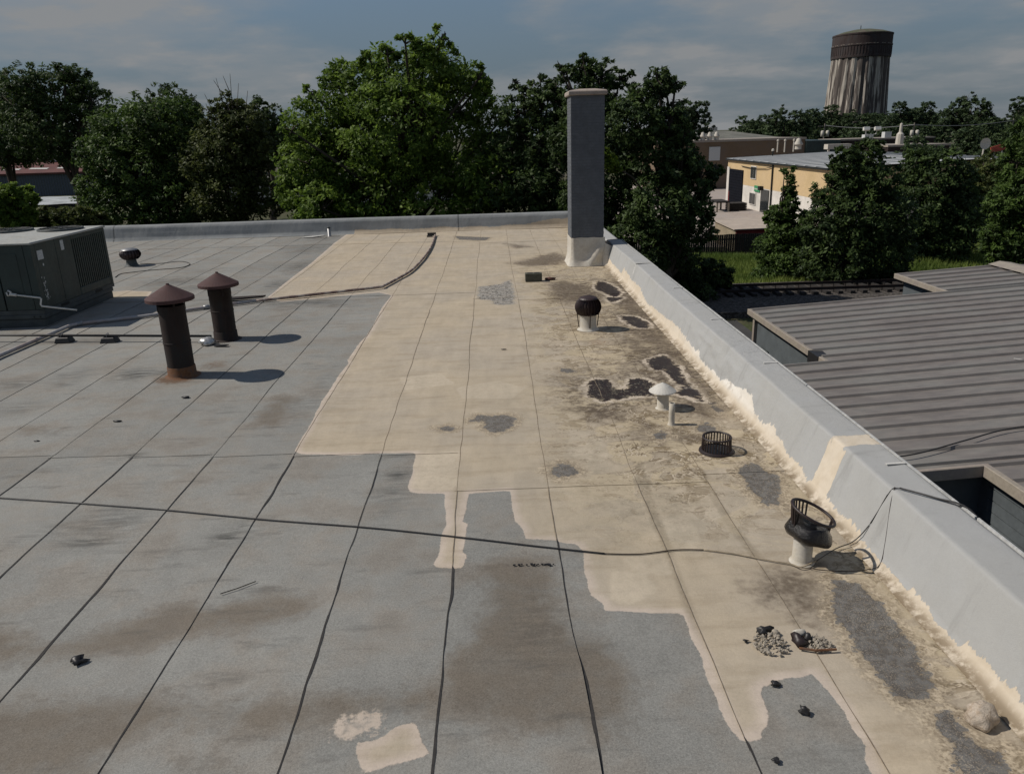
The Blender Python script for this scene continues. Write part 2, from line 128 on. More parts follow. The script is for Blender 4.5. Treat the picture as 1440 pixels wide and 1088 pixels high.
# ------------------------------------------------------------------ mesh helpers
WL = {}
def wloc(o): return WL.get(o.name, Vector((0, 0, 0))) if o else Vector((0, 0, 0))
class MB:
    def __init__(s): s.v = []; s.f = []
    def add(s, vs, fs):
        n = len(s.v); s.v += [tuple(v) for v in vs]; s.f += [tuple(i+n for i in f) for f in fs]; return s
    def box(s, x0, x1, y0, y1, z0, z1):
        return s.add([(x0, y0, z0), (x1, y0, z0), (x1, y1, z0), (x0, y1, z0), (x0, y0, z1), (x1, y0, z1), (x1, y1, z1), (x0, y1, z1)],
                     [(0, 3, 2, 1), (4, 5, 6, 7), (0, 1, 5, 4), (1, 2, 6, 5), (2, 3, 7, 6), (3, 0, 4, 7)])
    def obox(s, c, ax, ay, az, hx, hy, hz):
        c, ax, ay, az = map(Vector, (c, ax, ay, az)); vs = []
        for k in (-1, 1):
            for i, j in ((-1, -1), (1, -1), (1, 1), (-1, 1)): vs.append(c+ax*hx*i+ay*hy*j+az*hz*k)
        return s.add(vs, [(0, 3, 2, 1), (4, 5, 6, 7), (0, 1, 5, 4), (1, 2, 6, 5), (2, 3, 7, 6), (3, 0, 4, 7)])
    def tube(s, pts, r, n=8, cap=True):
        pts = [Vector(p) for p in pts]; rs = r if isinstance(r, (list, tuple)) else [r]*len(pts); vs = []
        for i, p in enumerate(pts):
            t = (pts[min(i+1, len(pts)-1)]-pts[max(i-1, 0)]).normalized()
            a = t.cross(Vector((0, 0, 1)) if abs(t.z) < .9 else Vector((1, 0, 0))).normalized(); b = t.cross(a)
            for k in range(n): vs.append(p+(a*math.cos(2*PI*k/n)+b*math.sin(2*PI*k/n))*rs[i])
        fs = []
        for i in range(len(pts)-1):
            for k in range(n): k2 = (k+1) % n; fs.append((i*n+k, i*n+k2, (i+1)*n+k2, (i+1)*n+k))
        if cap: fs += [tuple(range(n-1, -1, -1)), tuple((len(pts)-1)*n+k for k in range(n))]
        return s.add(vs, fs)
    def lathe(s, prof, c, n=24, a0=0., a1=2*PI, capb=False, capt=False):
        full = abs(a1-a0-2*PI) < 1e-6; m = n if full else n+1; vs = []; c = Vector(c)
        for r, z in prof:
            for k in range(m):
                a = a0+(a1-a0)*k/n; vs.append((c.x+r*math.cos(a), c.y+r*math.sin(a), c.z+z))
        fs = []
        for i in range(len(prof)-1):
            for k in range(n): k2 = (k+1) % m; fs.append((i*m+k, i*m+k2, (i+1)*m+k2, (i+1)*m+k))
        if capb: fs.append(tuple(range(m-1, -1, -1)))
        if capt: fs.append(tuple((len(prof)-1)*m+k for k in range(m)))
        return s.add(vs, fs)
    def prism(s, poly, z0, z1):
        n = len(poly); return s.add([(x, y, z0) for x, y in poly]+[(x, y, z1) for x, y in poly],
            [tuple(range(n-1, -1, -1)), tuple(range(n, 2*n))]+[(i, (i+1) % n, n+(i+1) % n, n+i) for i in range(n)])
    def build(s, name, mat, parent=None, smooth=False, org=None, bevel=0):
        o = link_mesh(name, s.v, s.f, mat, parent, smooth, org)
        if bevel:
            b = o.modifiers.new('bevel', 'BEVEL'); b.width = bevel; b.segments = 1; b.limit_method = 'ANGLE'
        return o
def link_mesh(name, v, f, mat, parent=None, smooth=False, org=None):
    base = wloc(parent); o0 = Vector(org) if org is not None else base
    me = bpy.data.meshes.new(name); V = np.asarray(v, float)-np.array(o0)
    me.from_pydata(V.tolist() if isinstance(f, list) else V, [], f)
    me.materials.append(mat); me.update()
    if smooth: me.polygons.foreach_set('use_smooth', [True]*len(me.polygons))
    return link_obj(name, me, parent, o0)
def link_obj(name, me, parent, worldpos):
    o = bpy.data.objects.new(name, me); COL.objects.link(o)
    o.location = Vector(worldpos)-wloc(parent)
    if parent: o.parent = parent
    WL[o.name] = Vector(worldpos); return o
def tag(o, label=None, cat=None, group=None, kind=None):
    if label: o['label'] = label
    if cat: o['category'] = cat
    if group: o['group'] = group
    if kind: o['kind'] = kind
    return o
def thing(name, label, cat, loc, group=None):
    o = bpy.data.objects.new(name, None); COL.objects.link(o); o.location = loc; o.empty_display_size = .3; WL[o.name] = Vector(loc)
    return tag(o, label, cat, group)
def dup(root, loc, label, group=None, scale=None, rot=0):
    r = root.copy(); COL.objects.link(r); r.location = loc; r['label'] = label; WL[r.name] = Vector(loc); r.rotation_euler = (0, 0, rot)
    if scale: r.scale = scale
    if group: r['group'] = group
    for ch in list(root.children):
        c = ch.copy(); COL.objects.link(c); c.parent = r
        for g in list(ch.children):
            d = g.copy(); COL.objects.link(d); d.parent = c
    return r
# ------------------------------------------------------------------ materials
class NT:
    def __init__(s, name):
        s.m = bpy.data.materials.new(name); s.m.use_nodes = True; s.t = s.m.node_tree; s.t.nodes.clear()
        s.out = s.n('ShaderNodeOutputMaterial'); s.geo = s.n('ShaderNodeNewGeometry'); s.pos = s.geo.outputs['Position']
        s.b = s.n('ShaderNodeBsdfPrincipled'); s.t.links.new(s.b.outputs[0], s.out.inputs[0])
        s.b.inputs['Roughness'].default_value = .85; s.b.inputs['Specular IOR Level'].default_value = .25
    def n(s, t): return s.t.nodes.new(t)
    def l(s, v, inp):
        if isinstance(v, (int, float)): inp.default_value = v
        elif isinstance(v, tuple): inp.default_value = v if len(v) == len(inp.default_value) else tuple(v)+(1,)
        else: s.t.links.new(v, inp)
    def objco(s): s.pos = s.n('ShaderNodeTexCoord').outputs['Object']; return s
    def noise(s, scale, det=4, rough=.55, st=None, off=None, dist=0):
        v = s.pos
        if st or off:
            m = s.n('ShaderNodeMapping'); s.l(v, m.inputs[0])
            if st: m.inputs['Scale'].default_value = st
            if off: m.inputs['Location'].default_value = off
            v = m.outputs[0]
        n = s.n('ShaderNodeTexNoise'); s.l(v, n.inputs['Vector']); n.inputs['Scale'].default_value = scale
        n.inputs['Detail'].default_value = det; n.inputs['Roughness'].default_value = rough; n.inputs['Distortion'].default_value = dist
        return n.outputs[0]
    def vor(s, scale, feature='F1'):
        n = s.n('ShaderNodeTexVoronoi'); n.feature = feature; s.l(s.pos, n.inputs['Vector']); n.inputs['Scale'].default_value = scale; return n.outputs['Distance']
    def attr(s, name):
        n = s.n('ShaderNodeAttribute'); n.attribute_name = name; return n.outputs['Fac']
    def op(s, o, a, b=None, c=None):
        n = s.n('ShaderNodeMath'); n.operation = o
        for i, v in enumerate((a, b, c)):
            if v is not None: s.l(v, n.inputs[i])
        return n.outputs[0]
    def add(s, a, b): return s.op('ADD', a, b)
    def mul(s, a, b): return s.op('MULTIPLY', a, b)
    def mad(s, a, b, c): return s.op('MULTIPLY_ADD', a, b, c)
    def sm(s, x, lo, hi, a=0., b=1.):
        n = s.n('ShaderNodeMapRange'); n.interpolation_type = 'SMOOTHSTEP'; s.l(x, n.inputs[0])
        for i, v in enumerate((lo, hi, a, b)): n.inputs[i+1].default_value = v
        return n.outputs[0]
    def mix(s, f, a, b, mode='MIX'):
        n = s.n('ShaderNodeMix'); n.data_type = 'RGBA'; n.blend_type = mode; s.l(f, n.inputs[0]); s.l(a, n.inputs[6]); s.l(b, n.inputs[7]); return n.outputs[2]
    def scale(s, col, f): 
        n = s.n('ShaderNodeVectorMath'); n.operation = 'SCALE'; s.l(col, n.inputs[0]); s.l(f, n.inputs['Scale']); return n.outputs[0]
    def rgb(s, c): n = s.n('ShaderNodeRGB'); n.outputs[0].default_value = tuple(c)+(1,); return n.outputs[0]
    def color(s, c): s.l(c, s.b.inputs['Base Color']); return s
    def rough(s, r): s.l(r, s.b.inputs['Roughness']); return s
    def bump(s, h, strength=.3, dist=.01):
        n = s.n('ShaderNodeBump'); n.inputs['Strength'].default_value = strength; n.inputs['Distance'].default_value = dist; s.l(h, n.inputs['Height'])
        s.t.links.new(n.outputs[0], s.b.inputs['Normal']); return s
def simple(name, c, rough=.7, var=.25, scale=6., c2=None, st=None, metal=0., bump=.15, spec=.3, bd=.004):
    m = NT(name); n1 = m.noise(scale, 5, .6, st); n2 = m.noise(scale*7, 3, .6, st)
    f = m.add(m.mul(n1, .7), m.mul(n2, .3)); k = m.sm(f, .32, .68, 1-var, 1+var)
    base = m.rgb(c) if c2 is None else m.mix(m.sm(n1, .42, .64), tuple(c)+(1,), tuple(c2)+(1,))
    m.color(m.scale(base, k)); m.rough(m.sm(n2, .3, .7, rough-.08, min(1, rough+.08))); m.b.inputs['Metallic'].default_value = metal
    m.b.inputs['Specular IOR Level'].default_value = spec
    if bump: m.bump(f, bump, bd)
    return m.m
MAT = {}
def roof_material(name, gray, light=False):
    m = NT(name)
    A = {k: m.attr(k) for k in ('coat', 'flaky', 'bare', 'tar', 'stain', 'brown', 'smudge', 'dirt', 'wear', 'rust', 'tone', 'pale', 'band', 'mottle')}
    nL = m.noise(.55, 4, .55); n1 = m.noise(1.7, 5, .6); n3 = m.noise(4.5, 6, .62); n10 = m.noise(13, 5, .65); n40 = m.noise(46, 4, .65)
    gr = m.mad(m.noise(75, 3, .75), .5, m.mul(m.noise(190, 2, .7), .5)); stre = m.noise(2.2, 6, .65, st=(.55, 2.6, 1)); stre2 = m.noise(5., 6, .65, st=(.6, 3.0, 1), off=(3, 1, 0))
    # grey granule membrane
    k = m.mad(m.add(nL, -.5), .42, 1.); k = m.mad(m.add(n3, -.5), .34, k); k = m.mad(m.add(n10, -.5), .2, k); k = m.mad(m.add(n40, -.5), .26, k); k = m.mad(m.add(gr, -.5), 2.0, k); k = m.add(k, A['tone'])
    g = m.scale(m.mix(m.sm(n1, .4, .65), tuple(gray)+(1,), (gray[0]*1.05, gray[1]*.985, gray[2]*.93, 1)), k)
    if not light:
        br = m.sm(m.mad(m.add(n1, -.5), .5, m.mad(m.add(n3, -.5), .25, A['brown'])), -.10, .16)
        bq = m.mad(m.add(n1, -.5), .5, m.mad(m.add(n3, -.5), .25, A['brown'])); ringb = m.mul(m.sm(bq, -.14, -.04), m.op('SUBTRACT', 1., m.sm(bq, -.02, .06)))
        g = m.mix(m.mul(br, m.sm(n3, .3, .6, .58, .82)), g, m.scale(m.rgb((.142, .119, .092)), k)); g = m.mix(m.mul(ringb, m.sm(n10, .45, .6, 0., .28)), g, (.09, .075, .06, 1))
        g = m.mix(m.mul(m.sm(n1, .50, .72), .25), g, m.scale(m.rgb((.12, .108, .095)), k))
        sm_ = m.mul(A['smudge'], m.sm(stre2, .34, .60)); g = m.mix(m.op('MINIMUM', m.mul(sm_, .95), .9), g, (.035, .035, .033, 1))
        st_ = m.mul(m.sm(stre, .55, .72), .42); g = m.mix(st_, g, (.07, .068, .064, 1))
    g = m.mix(m.mul(m.sm(m.mad(m.add(n10, -.5), .9, A['rust']), .25, .8), .8), g, (.10, .048, .018, 1))
    # tan coating
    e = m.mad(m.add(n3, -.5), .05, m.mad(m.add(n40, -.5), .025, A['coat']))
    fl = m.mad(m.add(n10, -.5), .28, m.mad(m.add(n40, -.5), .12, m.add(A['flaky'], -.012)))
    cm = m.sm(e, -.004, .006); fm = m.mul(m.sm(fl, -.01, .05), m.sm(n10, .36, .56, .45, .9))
    kc = m.mad(m.add(n1, -.5), .30, 1.); kc = m.mad(m.add(n10, -.5), .24, kc); kc = m.mad(m.add(m.noise(3.4, 5, .6, st=(1.6, .32, 1)), -.5), .34, kc); kc = m.mad(m.add(n3, -.5), .18, kc); kc = m.mad(m.add(n40, -.5), .16, kc); kc = m.mad(m.add(gr, -.5), .5, kc)
    tan = m.mix(m.sm(nL, .35, .65), (.415, .350, .258, 1), (.385, .334, .262, 1))
    edge = m.op('SUBTRACT', 1., m.sm(e, .01, .11)); tan = m.mix(m.mul(edge, .75), tan, (.50, .425, .36, 1))
    stt = m.mul(m.sm(stre, .48, .66), .34); tan = m.mix(stt, tan, (.27, .215, .145, 1))
    tan = m.mix(m.mul(m.sm(m.mad(m.add(n3, -.5), .12, A['pale']), -.015, .02), m.sm(n10, .3, .55, .35, .8)), tan, (.47, .405, .31, 1))
    tan = m.mix(m.mul(m.sm(m.mad(m.add(n3, -.5), .05, A['band']), -.03, .03), m.sm(n10, .3, .6, .3, .75)), tan, (.20, .165, .115, 1))
    thin = m.mul(A['wear'], m.sm(m.mad(n10, .4, m.mul(n3, .7)), .44, .66)); tan = m.mix(m.mul(thin, .62), tan, (.225, .20, .15, 1))
    sw = m.noise(.95, 6, .56, st=(1, 1.25, 1), dist=1.6); sw2 = m.noise(1.9, 6, .6, st=(1, 1.2, 1), off=(5, 2, 0), dist=1.3)
    dn = m.mad(A['dirt'], .34, m.mul(m.add(m.mul(n3, .35), m.mul(sw, .75)), 1.)); dirt = m.mul(m.sm(dn, .66, 1.06), .80)
    tan = m.mix(dirt, tan, (.185, .142, .085, 1))
    tan = m.mix(m.mul(m.mul(m.sm(sw, .49, .53), A['dirt']), .85), tan, (.46, .385, .265, 1))
    tan = m.mix(m.mul(m.mul(m.sm(sw2, .53, .58), A['dirt']), .8), tan, (.19, .145, .085, 1))
    ln = m.op('ABSOLUTE', m.add(m.op('FRACT', m.mul(sw, 13.)), -.5)); tan = m.mix(m.mul(m.mul(m.op('SUBTRACT', 1., m.sm(ln, .03, .13)), A['dirt']), m.sm(sw2, .44, .58)), tan, (.50, .43, .33, 1))
    ln = m.op('ABSOLUTE', m.add(m.op('FRACT', m.mad(sw, 13., .2)), -.5)); tan = m.mix(m.mul(m.mul(m.op('SUBTRACT', 1., m.sm(ln, .02, .12)), A['dirt']), m.mul(m.sm(sw2, .44, .6), .6)), tan, (.09, .066, .042, 1))
    # tide lines left by drying puddles
    wv = m.op('ABSOLUTE', m.add(m.op('FRACT', m.mul(m.mad(n3, .55, n1), 7.)), -.5)); tl = m.mul(m.mul(m.op('SUBTRACT', 1., m.sm(wv, .02, .10)), A['dirt']), m.sm(n10, .42, .6))
    tan = m.mix(m.mul(tl, .85), tan, (.47, .40, .30, 1))
    wv2 = m.op('ABSOLUTE', m.add(m.op('FRACT', m.mad(m.mad(n3, .55, n1), 7., .22)), -.5)); tl2 = m.mul(m.mul(m.op('SUBTRACT', 1., m.sm(wv2, .02, .12)), A['dirt']), m.sm(stre, .42, .6))
    tan = m.mix(m.mul(tl2, .8), tan, (.085, .062, .038, 1))
    so_ = m.sm(m.mad(m.add(n1, -.5), .5, m.mad(m.add(n3, -.5), .7, m.mad(m.add(n10, -.5), .4, A['stain']))), -.22, .26); tan = m.mix(m.mul(so_, m.sm(n10, .25, .6, .45, .85)), tan, (.085, .064, .046, 1))
    tan = m.mix(m.mul(m.sm(m.mad(m.add(n10, -.5), .9, A['rust']), .3, .8), .5), tan, (.24, .12, .06, 1))
    tan = m.scale(tan, kc)
    # worn-through holes with crusted rims
    hb = m.mad(m.add(n3, -.5), .22, m.mad(m.add(n10, -.5), .20, m.mad(m.add(n40, -.5), .10, A['bare'])))
    rim = m.mul(m.sm(hb, -.15, -.05), m.op('SUBTRACT', 1., m.sm(hb, .0, .03)))
    crust = m.mix(m.sm(m.mad(n40, .5, m.mul(n10, .5)), .38, .60), (.125, .095, .06, 1), (.44, .37, .27, 1)); tan = m.mix(m.mul(rim, m.sm(n10, .3, .55, .35, .9)), tan, m.scale(crust, kc))
    hole = m.sm(hb, -.008, .012)
    hg = m.scale(m.mix(m.sm(n10, .4, .6), (.088, .080, .072, 1), (.135, .131, .124, 1)), m.mad(m.add(gr, -.5), .9, m.mad(m.add(n40, -.5), .5, 1.)))
    tan = m.mix(m.mul(hole, m.sm(m.noise(120, 3, .7), .36, .48, .35, 1.)), tan, hg)
    mt = m.sm(m.mad(m.add(n3, -.5), .3, m.mad(m.add(n10, -.5), .25, A['mottle'])), -.03, .06)
    mc = m.mix(m.sm(n10, .40, .50), (.030, .027, .024, 1), m.mix(m.sm(n40, .46, .56), (.15, .145, .135, 1), (.42, .40, .36, 1))); tan = m.mix(m.mul(mt, m.sm(stre2, .36, .5, .35, .95)), tan, mc)
    # tar and algae
    tb = m.mad(m.add(n3, -.5), .24, m.mad(m.add(n10, -.5), .22, m.mad(m.add(n40, -.5), .10, m.add(A['tar'], .035))))
    halo = m.mul(m.sm(tb, -.75, -.05), m.sm(m.add(m.mul(n10, .6), m.mul(n3, .4)), .42, .6)); tan = m.mix(m.mul(halo, .85), tan, (.075, .056, .04, 1))
    trim = m.mul(m.sm(tb, -.095, -.06), m.op('SUBTRACT', 1., m.sm(tb, -.025, .0))); tan = m.mix(m.mul(trim, m.mul(m.sm(n1, .38, .56, .25, 1.), m.sm(n3, .36, .5, .3, .95))), tan, (.50, .43, .34, 1))
    tm = m.sm(tb, -.01, .03); tan = m.mix(m.mul(tm, m.sm(m.mad(n10, .5, m.mul(n40, .5)), .40, .50, .55, 1.)), tan, m.mix(m.sm(n10, .4, .62), (.010, .008, .007, 1), (.032, .02, .015, 1)))
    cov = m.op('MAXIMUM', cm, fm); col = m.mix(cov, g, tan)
    m.color(col); m.rough(m.sm(tm, 0, 1, .9, .5))
    h = m.mad(cov, .5, m.mad(gr, .5, m.mad(n10, .5, m.mad(stre2, .8, m.mul(n40, .45))))); h = m.mad(rim, .5, h); h = m.op('SUBTRACT', h, m.mul(hole, .3)); m.bump(h, .55, .006)
    return m.m
MAT['roof'] = roof_material('granule_membrane', (.230, .228, .210))
def wall_material():
    m = NT('parapet_membrane'); c = m.attr('coat'); fr = m.attr('fresh'); low = m.attr('low')
    n1 = m.noise(1.3, 4); n3 = m.noise(4.5, 6, .62); n10 = m.noise(14, 5, .65); n40 = m.noise(48, 4, .65); gr = m.noise(220, 2, .7)
    k = m.mad(m.add(n1, -.5), .22, m.mad(m.add(n3, -.5), .14, m.mad(m.add(n40, -.5), .14, m.mad(m.add(gr, -.5), .3, 1.))))
    g = m.scale(m.mix(m.sm(n1, .4, .65), (.355, .358, .350, 1), (.335, .335, .322, 1)), k)
    run = m.noise(5, 5, .65, st=(.4, 1, .15)); g = m.mix(m.mul(m.sm(run, .54, .72), .35), g, (.20, .20, .19, 1)); e = m.mad(m.add(n3, -.5), .06, m.mad(m.add(n10, -.5), .05, m.mad(m.add(n40, -.5), .02, m.mad(m.add(m.noise(5, 4, .7, st=(1, 3., .3)), -.5), .16, c))))
    cm = m.sm(e, -.004, .006)
    t = m.mix(m.sm(n3, .4, .62), (.57, .50, .40, 1), (.53, .455, .35, 1)); t = m.mix(m.mul(fr, m.sm(n10, .22, .42)), t, (.72, .69, .63, 1))
    t = m.mix(m.mul(m.mul(fr, m.sm(n3, .56, .68)), .5), t, (.20, .165, .13, 1))
    t = m.mix(m.mul(low, m.sm(m.add(m.mul(n3, .5), m.mul(n10, .5)), .40, .56)), t, (.16, .118, .07, 1))
    t = m.scale(t, m.mad(m.add(n10, -.5), .2, 1.))
    m.color(m.mix(cm, g, t)); m.rough(.85); m.bump(m.mad(cm, .5, m.mad(gr, .4, m.mad(m.mul(fr, n10), 1.5, m.mad(n3, .6, m.mul(n1, 2.0))))), .7, .012)
    return m.m
MAT['wall'] = wall_material()
MAT['far_wall'] = None
def far_wall_material():
    m = NT('far_parapet_membrane'); c = m.attr('coat'); n1 = m.noise(1.1, 4); w = m.noise(2.6, 5, .6, st=(1, 1, .5)); n10 = m.noise(12, 5); gr = m.noise(150, 2)
    k = m.mad(m.add(n1, -.5), .35, m.mad(m.add(w, -.5), .35, m.mad(m.add(gr, -.5), .3, 1.)))
    g = m.scale(m.rgb((.235, .245, .245)), k)
    cm = m.sm(m.mad(m.add(n10, -.5), .12, c), -.005, .02); m.color(m.mix(cm, g, m.scale(m.rgb((.40, .335, .25)), k))); m.bump(m.add(w, m.mul(gr, .1)), .5, .05); m.rough(.85)
    return m.m
MAT['far_wall'] = far_wall_material()
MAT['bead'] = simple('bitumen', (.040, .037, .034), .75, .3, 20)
MAT['tanbead'] = simple('coated_seam', (.25, .20, .14), .85, .35, 20)
MAT['edge'] = simple('white_edge_metal', (.5, .5, .48), .6, .35, 1.6, c2=(.30, .305, .30), st=(1, 3, 1))
MAT['pale'] = simple('pale_sealant', (.5, .49, .46), .8, .15, 8)
MAT['brickgrey'] = simple('grey_painted_brick', (.105, .114, .127), .85, .16, 5, bump=.3)
MAT['mortar'] = simple('painted_mortar', (.098, .106, .118), .9, .2, 9)
MAT['capstone'] = simple('weathered_concrete', (.36, .30, .255), .9, .3, 5, c2=(.25, .215, .19))
MAT['flash'] = simple('pale_membrane_skirt', (.54, .50, .43), .85, .2, 3, c2=(.47, .45, .40), bump=.5, bd=.02)
MAT['rust'] = simple('rusty_dark_steel', (.026, .016, .013), .75, .5, 5, c2=(.015, .013, .012), st=(1, 1, .35))
MAT['rustcap'] = simple('oxide_red_steel', (.078, .040, .037), .8, .22, 6, c2=(.058, .032, .031))
MAT['rustbase'] = simple('orange_rust', (.16, .075, .035), .85, .45, 12, c2=(.08, .05, .035))
MAT['dkbrown'] = simple('brown_turbine_metal', (.032, .018, .017), .55, .35, 14, spec=.5)
MAT['whitepaint'] = simple('chalky_white_paint', (.50, .475, .42), .8, .2, 8, c2=(.40, .365, .30))
MAT['steel'] = simple('dull_galvanised_steel', (.26, .26, .26), .45, .3, 12, metal=.5, spec=.5)
MAT['acgreen'] = simple('dark_green_grey_sheet_steel', (.018, .033, .030), .5, .3, 4, spec=.5, st=(1, 1, .5))
MAT['acdark'] = simple('black_parts_and_coil_shade', (.012, .014, .014), .7, .2, 8)  # for black parts, and painted in as the shade of coil, slots and hollows
MAT['actop'] = simple('bleached_sheet_steel', (.36, .36, .33), .7, .3, 3, c2=(.26, .27, .26))
MAT['acbase'] = simple('grey_curb_steel', (.055, .064, .064), .65, .25, 5)
MAT['sticker'] = simple('weathered_white_sticker', (.48, .49, .48), .7, .25, 30)
MAT['pvc'] = simple('white_pvc', (.55, .54, .50), .5, .12, 10, spec=.5)
MAT['conduit'] = simple('grey_conduit', (.36, .35, .345), .5, .25, 4, c2=(.27, .22, .20), spec=.5)
MAT['hose'] = simple('pinkish_brown_conduit', (.20, .135, .115), .6, .3, 4, c2=(.34, .30, .26))
MAT['black'] = simple('black_rubber', (.016, .015, .015), .5, .3, 30, spec=.5)
MAT['blackgloss'] = simple('glossy_tar', (.008, .007, .007), .2, .3, 18, spec=.4, bump=.9, bd=.02)
MAT['castiron'] = simple('rusty_black_cast_iron', (.020, .012, .011), .5, .4, 25, spec=.5)
MAT['cmu'] = simple('mossy_concrete_block', (.085, .085, .065), .9, .25, 14)
MAT['brickred'] = simple('broken_red_brick', (.09, .045, .035), .9, .3, 14)
MAT['gravel'] = simple('pale_gravel', (.36, .32, .26), .9, .4, 30, c2=(.20, .175, .14))
MAT['rock'] = simple('lumpy_old_foam', (.50, .43, .35), .9, .35, 20, c2=(.30, .24, .18), bump=.9, bd=.03)
MAT['foil'] = simple('crumpled_bright_metal', (.42, .42, .41), .35, .5, 20, metal=.6, spec=.5)
MAT['cable_pale'] = simple('coated_cable', (.30, .25, .18), .7, .25, 10)
MAT['metalroof'] = simple('weathered_grey_brown_metal_roof', (.180, .162, .148), .55, .24, 1.2, c2=(.158, .151, .138), st=(.4, 1, 1), spec=.45, bump=.05)
MAT['trim'] = simple('beige_metal_trim', (.30, .265, .215), .6, .2, 3, c2=(.22, .19, .165))
MAT['bluewall'] = simple('blue_grey_siding', (.085, .098, .105), .75, .15, 3)
MAT['darkgap'] = simple('dark_timber', (.03, .027, .025), .9, .3, 6)
# ------------------------------------------------------------------ our building
bld = thing('flat_roofed_building', 'long flat roofed building in the foreground with grey granule roof, tan coating and low parapets', 'building', (-8, 13, -5))
m = MB(); m.box(-20.4, 3.42, -4, 29.6, -5, -.32); m.build('outer_wall', simple('painted_block_wall', (.3, .29, .27), .9, .2, 4), bld)
m = MB(); m.box(-20.3, 3.3, -3.9, 29.45, -.315, -.03); m.build('roof_deck', MAT['bead'], bld)
seams = [2.04, 1.37, .48, -.44, -1.33, -2.32, -3.26] + [-4.19-.935*i for i in range(17)]
seams = sorted(seams); edges_x = seams + [3.07]
def lapys(x):
    if x < -.6: return [-3.2, 7.92-.075*(x+.6), 17.2-.05*(x+2.4)*0 - .03*(x+3), 26.1-.05*x, 29.32]
    return [-3.2, 6.96+(.18 if x > 1.9 else 0), 16.4+.25*math.sin(x*5), 25.6, 29.32]
def seam_x(i, y):  # a slightly wandering seam line
    return edges_x[i] + .022*(vnoise(np.asarray(y)*.55, np.full(np.shape(y), i*3.7), 5)-.5)*2 + .007*(vnoise(np.asarray(y)*3.1, np.full(np.shape(y), i*9.1), 6)-.5)*2
def lift(i, y):
    y = np.asarray(y); a = vnoise(y*.8, np.full(y.shape, i*2.3), 8); b = vnoise(y*2.7, np.full(y.shape, i*5.1), 9)
    near = np.clip((9-y)/5, 0, 1)
    return .0015+.002*a+near*.012*np.clip(a*b*3.-.6, 0, 1)
